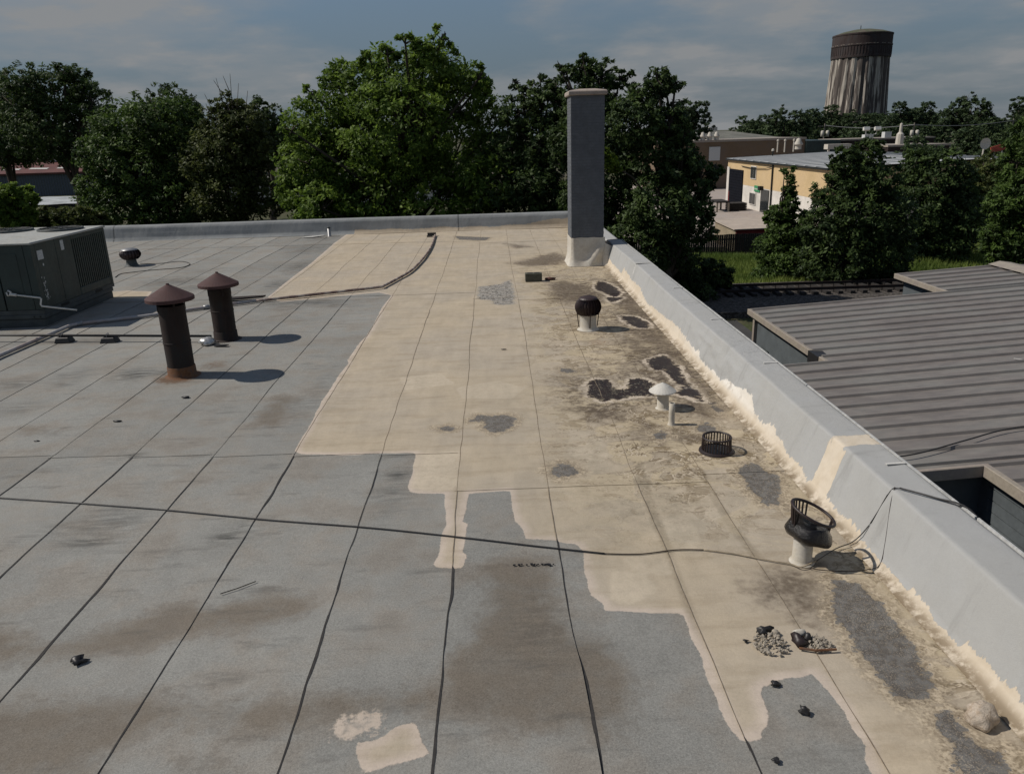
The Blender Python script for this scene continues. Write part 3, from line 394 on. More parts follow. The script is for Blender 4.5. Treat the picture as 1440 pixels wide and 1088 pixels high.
for i in range(len(edges_x)-1):
    xm = .5*(edges_x[i]+edges_x[i+1]); ls = lapys(xm)
    dx = .05 if xm > -6.2 else .11
    for r in range(4):
        y0, y1 = ls[r], ls[r+1]+.07
        if r == 0: y0 = 0.6 if xm > -6 else 2.
        dy = .05 if (y0 < 17 and xm > -6.2) else .1
        nx = max(3, int(round((edges_x[i+1]-edges_x[i])/dx))); ny = int((y1-y0)/dy)
        ys = np.linspace(y0, y1, ny+1); us = np.linspace(0, 1, nx+1)
        xl = seam_x(i, ys)-.03; xr = seam_x(i+1, ys)
        X = xl[:, None]+(xr-xl)[:, None]*us[None]; Y = np.repeat(ys[:, None], nx+1, 1)+.012*(vnoise(X*2.3, np.full(X.shape, r*7.+i), 3)-.5)
        und = .020*(vnoise(X*.35, Y*.35, 1)-.5)+.010*(vnoise(X*1.1, Y*.9, 2)-.5)
        wr = .006*np.clip(vnoise(X*1.2, Y*4.5, 4)-.55, 0, 1)
        h = lift(i+1, ys); cover = fields(np.stack([xr+.01, ys], 1))['coat'] > 0; h = np.where(cover, h*.25, h)
        Z = und+wr + us[None]**6*h[:, None] + .001 - .006*((ys-y0)/(y1-y0))[:, None]
        P = np.stack([X, Y, Z], -1).reshape(-1, 3); n = nx+1
        idx = np.arange((ny)*(n)).reshape(ny, n)[:, :-1].ravel()
        F = np.stack([idx, idx+1, idx+1+n, idx+n], 1)
        # turned-down right and near edges so that laps show their thickness
        k0 = len(P); et = np.stack([X[:, -1], Y[:, -1], Z[:, -1]], -1); P = np.vstack([P, et, et-np.stack([0*h, 0*h, .0035+h], -1)]); a = np.arange(ny); q_ = ny+1
        F = np.vstack([F, np.stack([k0+a, k0+q_+a, k0+q_+a+1, k0+a+1], 1)])
        k1 = len(P); en = np.stack([X[0], Y[0], Z[0]], -1); P = np.vstack([P, en, en-[0, 0, .008]]); b = np.arange(nx)
        F = np.vstack([F, np.stack([k1+b, k1+n+b, k1+n+b+1, k1+b+1], 1)])
        o = link_mesh('membrane_sheet', P, F.tolist(), MAT['roof'], bld, True)
        fl = fields(P[:, :2]); fl['tone'] = np.full(len(P), random.uniform(-.09, .09))
        for kk, vv in fl.items():
            at = o.data.attributes.new(kk, 'FLOAT', 'POINT'); at.data.foreach_set('value', np.asarray(vv, np.float32))
        if edges_x[i+1] > 3: continue
        # bitumen squeezed out along the lap: a ribbon of uneven width
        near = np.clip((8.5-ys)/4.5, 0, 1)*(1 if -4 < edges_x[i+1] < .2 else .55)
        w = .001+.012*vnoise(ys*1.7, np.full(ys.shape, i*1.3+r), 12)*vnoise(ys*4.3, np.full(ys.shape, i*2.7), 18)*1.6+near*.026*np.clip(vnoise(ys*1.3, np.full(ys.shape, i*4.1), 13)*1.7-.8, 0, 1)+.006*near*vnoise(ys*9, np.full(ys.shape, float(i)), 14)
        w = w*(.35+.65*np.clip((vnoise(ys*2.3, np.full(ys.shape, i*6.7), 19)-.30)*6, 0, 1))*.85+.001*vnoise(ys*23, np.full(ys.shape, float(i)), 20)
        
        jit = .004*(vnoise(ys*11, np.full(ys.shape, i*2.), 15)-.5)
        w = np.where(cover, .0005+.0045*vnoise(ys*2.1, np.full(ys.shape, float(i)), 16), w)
        zs = .020*(vnoise(xr*.35, ys*.35, 1)-.5)+.010*(vnoise(xr*1.1, ys*.9, 2)-.5)+.006*np.clip(vnoise(xr*1.2, ys*4.5, 4)-.55, 0, 1)+.0035
        for cov in (False, True):
            seg = cover == cov
            if seg.sum() < 3: continue
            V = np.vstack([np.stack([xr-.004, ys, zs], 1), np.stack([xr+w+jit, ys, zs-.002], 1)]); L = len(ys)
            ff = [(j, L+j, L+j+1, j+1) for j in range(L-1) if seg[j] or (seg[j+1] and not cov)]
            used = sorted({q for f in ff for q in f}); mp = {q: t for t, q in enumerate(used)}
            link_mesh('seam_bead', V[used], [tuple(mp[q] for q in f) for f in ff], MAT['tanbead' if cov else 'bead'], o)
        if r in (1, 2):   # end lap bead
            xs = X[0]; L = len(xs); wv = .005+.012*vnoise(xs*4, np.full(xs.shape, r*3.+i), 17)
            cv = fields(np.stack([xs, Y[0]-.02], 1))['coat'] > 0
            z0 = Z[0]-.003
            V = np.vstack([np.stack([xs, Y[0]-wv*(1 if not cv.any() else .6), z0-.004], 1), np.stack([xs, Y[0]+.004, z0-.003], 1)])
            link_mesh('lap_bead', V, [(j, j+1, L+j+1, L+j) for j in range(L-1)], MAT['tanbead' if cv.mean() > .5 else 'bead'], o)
def surf(x, y):
    x = np.asarray(x, float); y = np.asarray(y, float); return .020*(vnoise(x*.35, y*.35, 1)-.5)+.010*(vnoise(x*1.1, y*.9, 2)-.5)+.006*np.clip(vnoise(x*1.2, y*4.5, 4)-.55, 0, 1)+.003
def lay(P, r, step=.08):
    P = [Vector((p[0], p[1], 0)) for p in P]; out = []
    for a, b in zip(P[:-1], P[1:]):
        n = max(1, int((b-a).length/step)); out += [a.lerp(b, k/n) for k in range(n)]
    out.append(P[-1]); return [(p.x, p.y, float(surf(p.x, p.y))+r*.9) for p in out]
# parapet along the right edge
def set_attrs(o, d):
    for kk, vv in d.items(): o.data.attributes.new(kk, 'FLOAT', 'POINT').data.foreach_set('value', np.asarray(vv, np.float32))
def strip_mesh(name, prof, along, mk, mat, parent, attr):
    q = []
    for (a, b), (c, d) in zip(prof[:-1], prof[1:]):
        n = max(1, int(math.hypot(c-a, d-b)/.03)); q += [(a+(c-a)*t/n, b+(d-b)*t/n) for t in range(n)]
    q.append(prof[-1]); q = np.array(q); L = len(along); K = len(q)
    A_ = np.repeat(along[:, None], K, 1); U = np.repeat(q[None, :, 0], L, 0); Zz = np.repeat(q[None, :, 1], L, 0)
    P = mk(A_, U, Zz).reshape(-1, 3); i = np.arange(L*K).reshape(L, K)[:-1, :-1].ravel()
    o = link_mesh(name, P, np.stack([i, i+1, i+1+K, i+K], 1).tolist(), mat, parent, True); set_attrs(o, attr(A_.ravel(), U.ravel(), Zz.ravel())); return o
prof = [(2.90, .006), (2.955, .022), (3.005, .075), (3.148, .512), (3.153, .526), (3.164, .536), (3.475, .550), (3.503, .545), (3.515, .51), (3.515, -.3)]
bounds = [-3.6, -2.1, -.6, .85, 2.4, 4.09, 6.02, 7.55, 9.13, 10.3, 11.54, 12.8, 14.1, 15.5, 17.02, 18.6, 21.15]
W_ = np.array(DATA['wall'] + [(4.0, -.1), (4.0, -.2), (20.6, -.2), (20.6, .2)])
def wall_fields(A_, U, Zz):
    P = np.stack([A_, Zz], 1); c = np.where(U < 3.17, np.clip(sdf(W_, P), -1, 1), -1.)
    nearc = .10+.05*vnoise(A_*1.1, A_*0, 31); c = np.where((A_ < 4.2) & (U < 3.17), nearc-Zz, c)
    tp = np.minimum(np.minimum(A_-6.47, 6.71-A_), 3.51-U); c = np.where(U >= 3.15, tp, np.maximum(c, np.where(Zz > .35, tp, -1)))
    c = np.where((Zz < .06) & (U < 3.05), np.maximum(c, .06-Zz+.01), c)
    fresh = np.exp(-((A_-9.9)/1.9)**2)*np.clip((Zz-.06)/.08, 0, 1); low = np.clip(1-(Zz-.01)/.06, 0, 1)
    return {'coat': c, 'fresh': fresh, 'low': low*.9}
for a, b in zip(bounds[:-1], bounds[1:]):
    along = np.arange(a, b+.035, .03); off = random.uniform(0, .004)
    def mk(A_, U, Zz):
        f = fields_wall_off(A_, Zz)
        up = np.clip(Zz/.1, 0, 1)
        return np.stack([U - f*up + off*.5*up, A_+.02*(Zz > .3)*(vnoise(U*6, A_*0+a, 22)-.5), Zz+off*up + .004*(vnoise(A_*2, U*3, 23)-.5)*up], -1)
    def fields_wall_off(A_, Zz): return .03*(vnoise(A_*.5, Zz*1.5, 21)-.5)+.012*(vnoise(A_*2.2, Zz*5, 24)-.5)+.03*np.exp(-((A_-10.3)/1.7)**2)*vnoise(A_*6, Zz*12, 25)*(Zz < .42)
    sh = strip_mesh('parapet_sheet', prof, along, mk, MAT['wall'], bld, wall_fields)
m = MB(); m.box(3.17, 3.49, -3.6, 29.5, -.3, .42); m.build('right_parapet_core', MAT['mortar'], bld)
mm = MB()
for yy in DATA['topseam']:
    x0 = 3.2 if yy in DATA['topseam'][:1] else 3.33
    mm = MB(); mm.obox(((x0+3.5)/2, yy, .5565), (1, random.uniform(-.06, .06), 0), (0, 1, 0), (0, 0, 1), (3.5-x0)/2, .016, .004); mm.build('sealant_strip', MAT['pale'], bld)
mm = MB(); mm.obox((3.1, 17.05, .30), (.287, 0, .958), (0, 1, 0), (.958, 0, -.287), .23, .025, .004); mm.build('sealant_strip', MAT['pale'], bld)
mm = MB(); mm.obox((3.33, 17.05, .5565), (1, 0, 0), (0, 1, 0), (0, 0, 1), .18, .03, .004); mm.build('sealant_strip', MAT['pale'], bld)
for a, b in ((-3.6, 2.38), (2.4, 5.0), (5.03, 8.2), (8.22, 12.4), (12.42, 16.3), (16.32, 21.1)): m = MB(); m.box(3.506, 3.522, a, b, .47, .562+random.uniform(-.006, .004)); m.build('edge_strip', MAT['edge'], bld)
# the wall beyond the chimney, and the dark step in the coping beside it
profb = [(3.02, .01), (3.06, .08), (3.14, .44), (3.18, .50), (3.46, .52), (3.5, .5), (3.515, .45), (3.515, -.3)]
strip_mesh('parapet_sheet', profb, np.arange(21.55, 29.6, .08), lambda A_, U, Zz: np.stack([U, A_, Zz], -1), MAT['wall'], bld, lambda A_, U, Zz: {'coat': .14-Zz, 'fresh': A_*0, 'low': A_*0})
m = MB(); m.box(3.12, 3.5, 21.16, 21.54, .3, .478); m.build('coping_gap', MAT['darkgap'], bld)
# far parapet
proff = [(29.16, .004), (29.2, .03), (29.27, .12), (29.36, .46), (29.41, .535), (29.48, .56), (29.6, .565), (29.63, .54), (29.63, -.3)]
def mkf(A_, U, Zz):
    f = .05*(vnoise(A_*.7, Zz*2, 41)-.5)+.03*(vnoise(A_*2.1+Zz*2, Zz*3, 42)-.5); up = np.clip(Zz/.1, 0, 1)*np.clip((.6-Zz)/.1, .15, 1)
    return np.stack([A_, U+f*up, Zz+.02*(vnoise(A_*.4, Zz*0, 43)-.5)*(Zz > .3)], -1)
def ff_(A_, U, Zz):
    lim = np.where(A_ > -5.2, .10+.09*vnoise(A_*1.6, A_*0, 44)+.25*np.clip((A_-1.1)/1.7, 0, 1)*vnoise(A_*3, A_*0, 45), -.2)
    return {'coat': np.where(U < 29.4, lim-Zz, -1)}
for a, b in zip([-20.4, -17.2, -14.1, -10.9, -7.6, -4.4, -1.3], [-17.2, -14.1, -10.9, -7.6, -4.4, -1.3, 3.05]):
    strip_mesh('parapet_sheet', proff, np.arange(a, b+.05, .05), mkf, MAT['far_wall'], bld, ff_)
m = MB(); m.box(-20.4, 3.5, 29.44, 29.6, -.3, .45); m.build('far_parapet_core', MAT['mortar'], bld)
# ------------------------------------------------------------------ chimney
chx0, chx1, chy0, chy1 = 2.06, 2.91, 20.32, 21.3
ch = thing('chimney', 'tall square grey painted brick chimney with concrete cap at the right parapet', 'chimney', ((chx0+chx1)/2, (chy0+chy1)/2, 0))
m = MB(); m.box(chx0+.004, chx1-.004, chy0+.004, chy1-.004, 0, 4.24); m.build('mortar_core', MAT['mortar'], ch)
def brick_mesh(w, d, h):
    mb = MB(); mb.box(-w/2, w/2, -d/2, d/2, -h/2, h/2); return mb
bw = .2025; fullm = brick_mesh(bw, .1, .062).build('brick', MAT['brickgrey'], ch, org=(chx0+bw/2, chy0+.05, .75)); halfm = None
course = .0747; z = .75; c = 0; fm = fullm.data
hm = bpy.data.meshes.new('half_brick'); vv = MB(); vv.box(-.0965/2, .0965/2, -.05, .05, -.031, .031); hm.from_pydata(vv.v, [], vv.f); hm.materials.append(MAT['brickgrey'])
bpy.data.objects.remove(fullm); side = MB()
fm.transform(Matrix.Translation(-sum((v.co for v in fm.vertices), Vector())/len(fm.vertices)))
while z < 4.2:
    y = chy0+.05
    if c % 2 == 0: row = [(chx0+.1012+.2125*k, fm) for k in range(4)]
    else: row = [(chx0+.048, hm)] + [(chx0+.2073+.2125*k, fm) for k in range(3)] + [(chx1-.048, hm)]
    for x, me in row: link_obj('brick', me, ch, (x, y+random.uniform(-.002, .002), z+.031))
    for k in range(4):
        yy = chy0+.105+(.1 if c % 2 else 0)+.2125*k
        y2 = min(yy+.2025, chy1-.003)
        if y2 > yy+.03:
            side.box(chx0, chx0+.1, yy, y2, z, z+.062); side.box(chx1-.1, chx1, yy, y2, z, z+.062)
    z += course; c += 1
tag(side.build('side_brickwork', MAT['brickgrey'], ch), kind='stuff')
m = MB(); cx, cy = (chx0+chx1)/2, (chy0+chy1)/2
def ring(hw, hd, z): return [(cx-hw, cy-hd, z), (cx+hw, cy-hd, z), (cx+hw, cy+hd, z), (cx-hw, cy+hd, z)]
lv = [ring(.47, .53, 4.235), ring(.485, .55, 4.25), ring(.485, .55, 4.33), ring(.46, .52, 4.355), ring(.2, .24, 4.40)]
m.add(sum(lv, []), [(0, 3, 2, 1), (16, 17, 18, 19)]+[(4*i+k, 4*i+(k+1) % 4, 4*i+4+(k+1) % 4, 4*i+4+k) for i in range(4) for k in range(4)])
m.build('cap', MAT['capstone'], ch, bevel=.012)
# membrane skirt round the chimney foot: flares out onto the roof
vs, fs = [], []; per = []
for k in range(26):
    t = k/25.
    if t < .40: u = t/.40; p = (chx0, chy1-(chy1-chy0)*u); nrm = (-1, 0)
    elif t < .80: u = (t-.40)/.40; p = (chx0+(chx1-chx0)*u, chy0); nrm = (0, -1)
    else: u = (t-.80)/.2; p = (chx1+.03*u, chy0+.5*u*0); nrm = (.4, -.9)
    per.append((p, nrm, t))
nz = 12
for p, nr, t in per:
    if .36 < t < .44: nr = (-.7, -.7)
    for j in range(nz+1):
        s = j/nz; z = .74*s; fl = .085*(1-s)**5+.013
        fold = .10*math.exp(-((t-(.62+.22*s))/.055)**2)*(.3+.7*math.sin(PI*min(1, s*1.1+.05))) + .02*(vnoise(np.array([t*14.]), np.array([s*3.]), 51)[0]-.5)
        top = .006*math.sin(t*40) if j == nz else 0
        vs.append((p[0]+nr[0]*(fl+max(fold, 0)*(nr[1] < -.5)), p[1]+nr[1]*(fl+max(fold, 0)*(nr[1] < -.5)), z+top))
for k in range(25):
    for j in range(nz): a = k*(nz+1)+j; fs.append((a, a+nz+1, a+nz+2, a+1))
link_mesh('membrane_skirt', vs, fs, MAT['flash'], ch, True)
# membrane gusset filling the corner between chimney and parapet
vs = []; fs = []
for a in range(9):
    u = a/8
    for j in range(9):
        s = j/8; x = chx1-.06+.30*u; zt = .64-.16*u
        yb = chy0-.02-.10*(1-s)**3-.10*math.sin(PI*u)*(1-s*.8); vs.append((x+.03*(1-s), yb+.06*u, s*zt))
for a in range(8):
    for j in range(8): q = a*9+j; fs.append((q, q+9, q+10, q+1))
link_mesh('membrane_gusset', vs, fs, MAT['flash'], ch, True)
# ------------------------------------------------------------------ flues
def flue(X, Y, H, lab, lean, grp):
    t = thing('flue_pipe', lab, 'flue pipe', (X, Y, 0), grp)
    m = MB(); m.lathe([(.193, .16), (.195, .5), (.192, 1.0), (.195, H-.12)], (X, Y, 0), 28); m.lathe([(.18, H-.12), (.18, .2)], (X, Y, 0), 28); m.build('pipe', MAT['rust'], t, True)
    m = MB(); m.lathe([(.196, .52), (.2, .525), (.2, .545), (.196, .55)], (X, Y, 0), 28); m.build('pipe_joint', MAT['rust'], t, True)
    m = MB(); m.lathe([(.27, 0.002), (.225, .012), (.208, .04), (.204, .15), (.196, .165)], (X, Y, 0), 28); m.build('base_collar', MAT['rustbase' if lean else 'rust'], t, True)
    m = MB(); m.lathe([(.02, H-.035), (.335, H-.055), (.345, H-.05), (.345, H-.005), (.335, H+.004), (.17, H+.10), (.02, H+.185), (.0, H+.19)], (X, Y, 0), 36)
    m.lathe([(.025, H+.18), (.022, H+.2), (0, H+.202)], (X, Y, 0), 10); m.build('cone_cap', MAT['rustcap'], t)
    for k in range(4):
        a = k*PI/2+.6; m = MB(); m.obox((X+.197*math.cos(a), Y+.197*math.sin(a), H-.11), (-math.sin(a), math.cos(a), 0), (math.cos(a), math.sin(a), 0), (0, 0, 1), .015, .003, .10); m.build('cap_strap', MAT['rust'], t)
flue(-4.82, 11.37, 1.22, 'nearer rusty brown flue pipe with cone cap and orange rusted base', True, 'rusty flue pipes')
flue(-4.87, 13.58, 1.02, 'further and shorter rusty brown flue pipe with cone cap, standing at the black gas line', False, 'rusty flue pipes')
# ------------------------------------------------------------------ turbine ventilator
def turbine(X, Y):
    t = thing('turbine_ventilator', 'round brown finned turbine ventilator on a white base between the block and the white vents', 'roof ventilator', (X, Y, 0))
    m = MB(); m.lathe([(.20, .0), (.165, .02), (.15, .06), (.147, .25), (.155, .27)], (X, Y, 0), 28); m.build('base', MAT['whitepaint'], t, True)
    m = MB(); n = 26
    for k in range(n):
        a0 = 2*PI*k/n; pts = []
        for j in range(9):
            s = j/8; zz = .27+.30*s; r = .11+.128*math.sin(PI*(.14+.78*s))**.75
            pts.append((r, zz))
        vs = []
        for r, zz in pts:
            for da, dr in ((0, .0), (.16, -.035)): vs.append((X+(r+dr)*math.cos(a0+da), Y+(r+dr)*math.sin(a0+da), zz))
        m.add(vs, [(2*j, 2*j+1, 2*j+3, 2*j+2) for j in range(8)])
    m.lathe([(.15, .27), (.17, .275), (.17, .285)], (X, Y, 0), 26); m.lathe([(.17, .555), (.15, .58), (.08, .602), (0, .607)], (X, Y, 0), 26)
    m.lathe([(.12, .28), (.16, .42), (.12, .56)], (X, Y, 0), 16); m.build('turbine_head', MAT['dkbrown'], t)
    for a in (0, PI*.5, PI, 1.5*PI):
        c, s = math.cos(a+.08), math.sin(a+.08); m = MB(); m.tube([(X+.165*c, Y+.165*s, .05), (X+.185*c, Y+.185*s, .2), (X+.20*c, Y+.20*s, .33)], .009, 6); m.build('bracket', MAT['castiron'], t)
turbine(1.65, 13.40)
# gooseneck vent beside the air conditioner
X, Y = -10.66, 22.95
t = thing('mushroom_vent', 'small dark mushroom vent with shiny top behind the air conditioning unit', 'roof vent', (X, Y, 0))
m = MB(); m.lathe([(.24, 0), (.18, .03), (.15, .08), (.14, .18), (.18, .24)], (X, Y, 0), 20); m.build('base', MAT['acbase'], t, True)
m = MB(); n = 20
for k in range(n):
    a0 = 2*PI*k/n; vs = []
    for j in range(7):
        s = j/6; r = .16+.14*math.sin(PI*(.05+.85*s))**.8; zz = .2+.29*s
        for da, dr in ((0, 0), (.2, -.03)): vs.append((X+(r+dr)*math.cos(a0+da), Y+(r+dr)*math.sin(a0+da), zz))
    m.add(vs, [(2*j, 2*j+1, 2*j+3, 2*j+2) for j in range(6)])
m.lathe([(.13, .2), (.22, .36), (.15, .49)], (X, Y, 0), 16); m.build('louvred_head', MAT['dkbrown'], t)
m = MB(); m.lathe([(.23, .475), (.22, .49), (.12, .525), (0, .53)], (X, Y, 0), 20); m.build('top_plate', MAT['steel'], t, True)
# white vents
X, Y = 2.08, 9.14
t = thing('vent_with_cone_cap', 'short white vent pipe with a white cone cap beside the black tar stain', 'vent pipe', (X, Y, 0))
m = MB(); m.lathe([(.095, 0), (.08, .012), (.073, .025), (.071, .28)], (X, Y, 0), 22); m.build('pipe', MAT['whitepaint'], t, True)
m = MB(); m.lathe([(.06, .25), (.165, .225), (.172, .23), (.168, .24), (.08, .305), (.0, .345)], (X-.01, Y, 0), 24); m.build('cone_cap', simple('fresh_white_paint', (.52, .50, .45), .75, .12, 9), t)
X, Y = 2.06, 8.56
t = thing('plain_vent_pipe', 'thin open topped pipe caked with pale coating between cone capped vent and strainer', 'vent pipe', (X, Y, 0))
m = MB(); m.lathe([(.05, 0), (.038, .02), (.036, .08), (.038, .16), (.034, .27), (.026, .272), (.026, .2), (0, .2)], (X, Y, 0), 14); m.build('pipe', MAT['whitepaint'], t, True)
m = MB(); m.lathe([(.025, .268), (.025, .21), (0, .21)], (X, Y, .001), 12); m.build('dark_opening', MAT['black'], t)
# drain strainers
X, Y = 2.36, 7.71
t = thing('drain_strainer', 'black cast iron basket strainer over the roof drain near the right parapet', 'drain strainer', (X, Y, 0))
m = MB(); m.lathe([(.19, .004), (.185, .02), (.165, .03), (.155, .03), (.155, .006)], (X, Y, 0), 28); m.build('flange', MAT['castiron'], t)
m = MB()
for k in range(30):
    a = 2*PI*k/30; m.tube([(X+.157*math.cos(a), Y+.157*math.sin(a), .02), (X+.150*math.cos(a), Y+.150*math.sin(a), .165)], .0075, 5)
tag(m.build('basket_bars', MAT['castiron'], t), kind='stuff')
m = MB(); pts = [(X+.150*math.cos(2*PI*k/30), Y+.150*math.sin(2*PI*k/30), .168) for k in range(31)]; m.tube(pts, .011, 6); m.build('top_ring', MAT['castiron'], t)
m = MB(); m.lathe([(.0, .03), (.10, .028), (.15, .022)], (X, Y, 0), 20); m.build('drain_bowl', MAT['black'], t)
# broken strainer on a pipe
X, Y = 2.41, 5.42
t = thing('tarred_strainer_on_pipe', 'broken black tar smeared strainer with open rim on a pale pipe', 'drain strainer', (X, Y, 0))
m = MB(); m.lathe([(.10, 0), (.084, .012), (.078, .03), (.076, .23)], (X, Y, 0), 22); m.build('pipe', MAT['whitepaint'], t, True)
bx, by = X+.045, Y+.01; m = MB()
prof_ = [(.05, .185), (.13, .19), (.17, .205), (.185, .235), (.18, .26), (.165, .29), (.15, .32), (.135, .335), (.09, .33), (0, .325)]
n = 26; vs = []
for r, zz in prof_:
    for k in range(n):
        a = 2*PI*k/n; w = 1+.06*math.sin(3*a+1)+.04*math.sin(5*a); vs.append((bx+r*w*math.cos(a), by+r*w*math.sin(a), zz-.05*r/.19*math.cos(a)+.012*math.sin(2*a+r*30)))
m.add(vs, [(i*n+k, i*n+(k+1) % n, (i+1)*n+(k+1) % n, (i+1)*n+k) for i in range(len(prof_)-1) for k in range(n)]); m.build('tar_collar', MAT['blackgloss'], t, True)
def rimpt(a): # tilted rim, high on the left
    return (bx+.015+.165*math.cos(a), by+.165*math.sin(a), (.428-.07*math.cos(a))+.02*math.sin(a))
m = MB(); m.tube([rimpt(2*PI*k/40) for k in range(41)], .0125, 7); m.build('rim_ring', MAT['castiron'], t, True)
m = MB()
for k in range(30):
    a = 2*PI*k/30
    if .42*PI < a < 1.12*PI:
        e = rimpt(a); m.tube([(bx+.14*math.cos(a), by+.14*math.sin(a), .31), e], .008, 5)
m.tube([(bx+.155*math.cos(.05), by+.155*math.sin(.05), .24), rimpt(.05)], .012, 6); tag(m.build('basket_bars', MAT['castiron'], t), kind='stuff')
m = MB()
vs = []
for k in range(13):
    a = PI*(.80+.8*k/12)
    for s in (0, 1): q = rimpt(a); vs.append((bx+(.14+.012*s)*math.cos(a), by+(.14+.012*s)*math.sin(a), .26) if not s else (q[0]*.6+bx*.4-.03, q[1]*.6+by*.4, q[2]-.055-.03*math.sin(k)))
m.add(vs, [(2*k, 2*k+1, 2*k+3, 2*k+2) for k in range(12)]); m.build('tar_web', MAT['blackgloss'], t, True)
# ------------------------------------------------------------------ block, brick bit, small pipe, bits
X, Y = .94, 18.32
t = thing('concrete_block', 'mossy dark concrete block standing on the tan roof before the chimney', 'concrete block', (X, Y, 0))
m = MB(); m.box(X-.2, X+.2, Y-.1, Y+.1, .006, .2); m.build('block', MAT['cmu'], t, bevel=.008)
m = MB(); m.box(X-.145, X-.02, Y-.06, Y+.06, .15, .204); m.box(X+.02, X+.145, Y-.06, Y+.06, .15, .204); m.build('hollow_core', MAT['acdark'], t)
def lump(name, c, r, mat, seed, sub=2, sq=(1, 1, .7), amp=.3, parent=None):
    bm = bmesh.new(); bmesh.ops.create_icosphere(bm, subdivisions=sub, radius=1); P = np.array([v.co[:] for v in bm.verts])
    d = 1+amp*(vnoise(P[:, 0]*1.7+seed*3.1, P[:, 1]*1.7+P[:, 2]*1.3, seed)-.5)*2+amp*.5*(vnoise(P[:, 0]*4+P[:, 2]*3, P[:, 1]*4+seed, seed+1)-.5)*2
    P = P*d[:, None]*np.array(sq)*r; P[:, 2] = np.maximum(P[:, 2], -.55*r*sq[2]); P[:, 2] -= P[:, 2].min(); P += np.array(c)
    fs = [tuple(v.index for v in f.verts) for f in bm.faces]; bm.free()
    return link_mesh(name, P, fs, mat, parent, True)
tag(lump('brick_fragment', (1.34, 18.42, .004), .12, MAT['brickred'], 3, 1, (1.2, .7, .35)), 'small broken red brick piece right of the dark concrete block', 'brick fragment')
tag(lump('foam_lump', (2.76, 3.60, .0), .088, MAT['rock'], 5, 4, (1.0, 1.0, .95), .16), 'rounded pale lump with dark pits at the foot of the near right parapet', 'lump')
X, Y = -6.0, 28.75
t = thing('short_stub_pipe', 'short dark grey stub pipe standing near the far parapet left of the tan coating', 'vent pipe', (X, Y, 0)); m = MB(); m.lathe([(.09, 0), (.06, .02), (.055, .32), (.045, .32), (.045, .2)], (X, Y, 0), 14); m.build('pipe', MAT['steel'], t, True)
m = MB(); m.lathe([(.062, .30), (.066, .305), (.066, .33), (.05, .345), (0, .35)], (X, Y, 0), 14); m.build('pipe_cap', MAT['acbase'], t, True)
def scrap(name, lab, cat, pts, z, mat, th=.006, curl=.02):
    n = len(pts); c = np.mean(pts, 0); top = [(x, y, z+th+curl*abs(math.sin(i*1.9))) for i, (x, y) in enumerate(pts)]; bot = [(x, y, z+curl*.8*abs(math.sin(i*1.9))) for i, (x, y) in enumerate(pts)]
    fs = [(i, (i+1) % n, 2*n) for i in range(n)]+[((i+1) % n, i, n+i, n+(i+1) % n) for i in range(n)]+[(n+(i+1) % n, n+i, 2*n+1) for i in range(n)]
    o = link_mesh(name, top+bot+[(c[0], c[1], z+th), (c[0], c[1], z)], fs, mat); return tag(o, lab, cat)
scrap('white_scrap', 'torn white scrap lying beside the short stub pipe at the far parapet', 'scrap', [(-7.0, 28.5), (-6.55, 28.45), (-6.2, 28.9), (-6.3, 29.0), (-6.6, 28.8), (-6.9, 28.7)], .012, MAT['pvc'])
scrap('dark_strip', 'dark flat strip lying behind the further flue pipe at the conduit', 'scrap', [(-5.98, 17.02), (-5.2, 17.12), (-5.18, 17.3), (-5.95, 17.22)], .03, MAT['rust'], .03, .03)
lumpo = tag(lump('crumpled_metal', (-5.07, 13.2, .01), .13, MAT['foil'], 9, 2, (1.0, .7, .5), .5), 'crumpled shiny metal scrap at the foot of the further flue pipe', 'scrap')
scrap('black_sliver', 'black sliver lying right of the crumpled metal scrap', 'scrap', [(-4.9, 13.02), (-4.68, 13.0), (-4.66, 13.08), (-4.88, 13.12)], .01, MAT['black'], .012, .02)
def twig(lab, cx, cy, s, rot, seed):
    rr = random.Random(seed); m = MB(); c, q = math.cos(rot), math.sin(rot)
    f = lambda x, y, z: (cx+(x*c-y*q)*s, cy+(x*q+y*c)*s, z*s+.008)
    m.tube([f(-.5, -.25, .02), f(-.1, -.05, .1), f(.25, .1, .08)], [.04*s, .06*s, .09*s], 6)
    m.tube([f(-.2, -.1, .06), f(-.35, .1, .05)], [.05*s, .03*s], 5); m.tube([f(.1, .1, .1), f(.5, .32, .16), f(.55, .0, .05)], [.12*s, .16*s, .06*s], 6)
    o = lump('dead_leaf', (cx, cy, .006), s*.5, MAT['black'], seed+50, 2, (1.1, .75, .55), .9); return tag(o, lab, 'debris')
twig('black shrivelled leaf scrap on the grey roof at lower left', -2.94, 4.50, .095, .2, 1)
twig('black shrivelled leaf scrap on the bare grey membrane at lower right', 1.77, 3.73, .07, .6, 2)
twig('tiny black scrap at the rim of the bare grey patch below the gravel', 1.68, 3.99, .06, 2.6, 3)
twig('tiny black scrap beside the seam at the bottom edge', 1.47, 3.37, .035, .3, 4)
twig('small black clod on the tan coating left of the gravel', 1.635, 4.42, .03, 1., 5)
m = MB(); m.tube([(-2.23, 5.27, .01), (-2.12, 5.335, .011), (-2.0, 5.43, .01)], .004, 5); tag(m.build('thin_stick', MAT['rust']), 'thin dark stick beside the wide seam at lower left', 'stick')
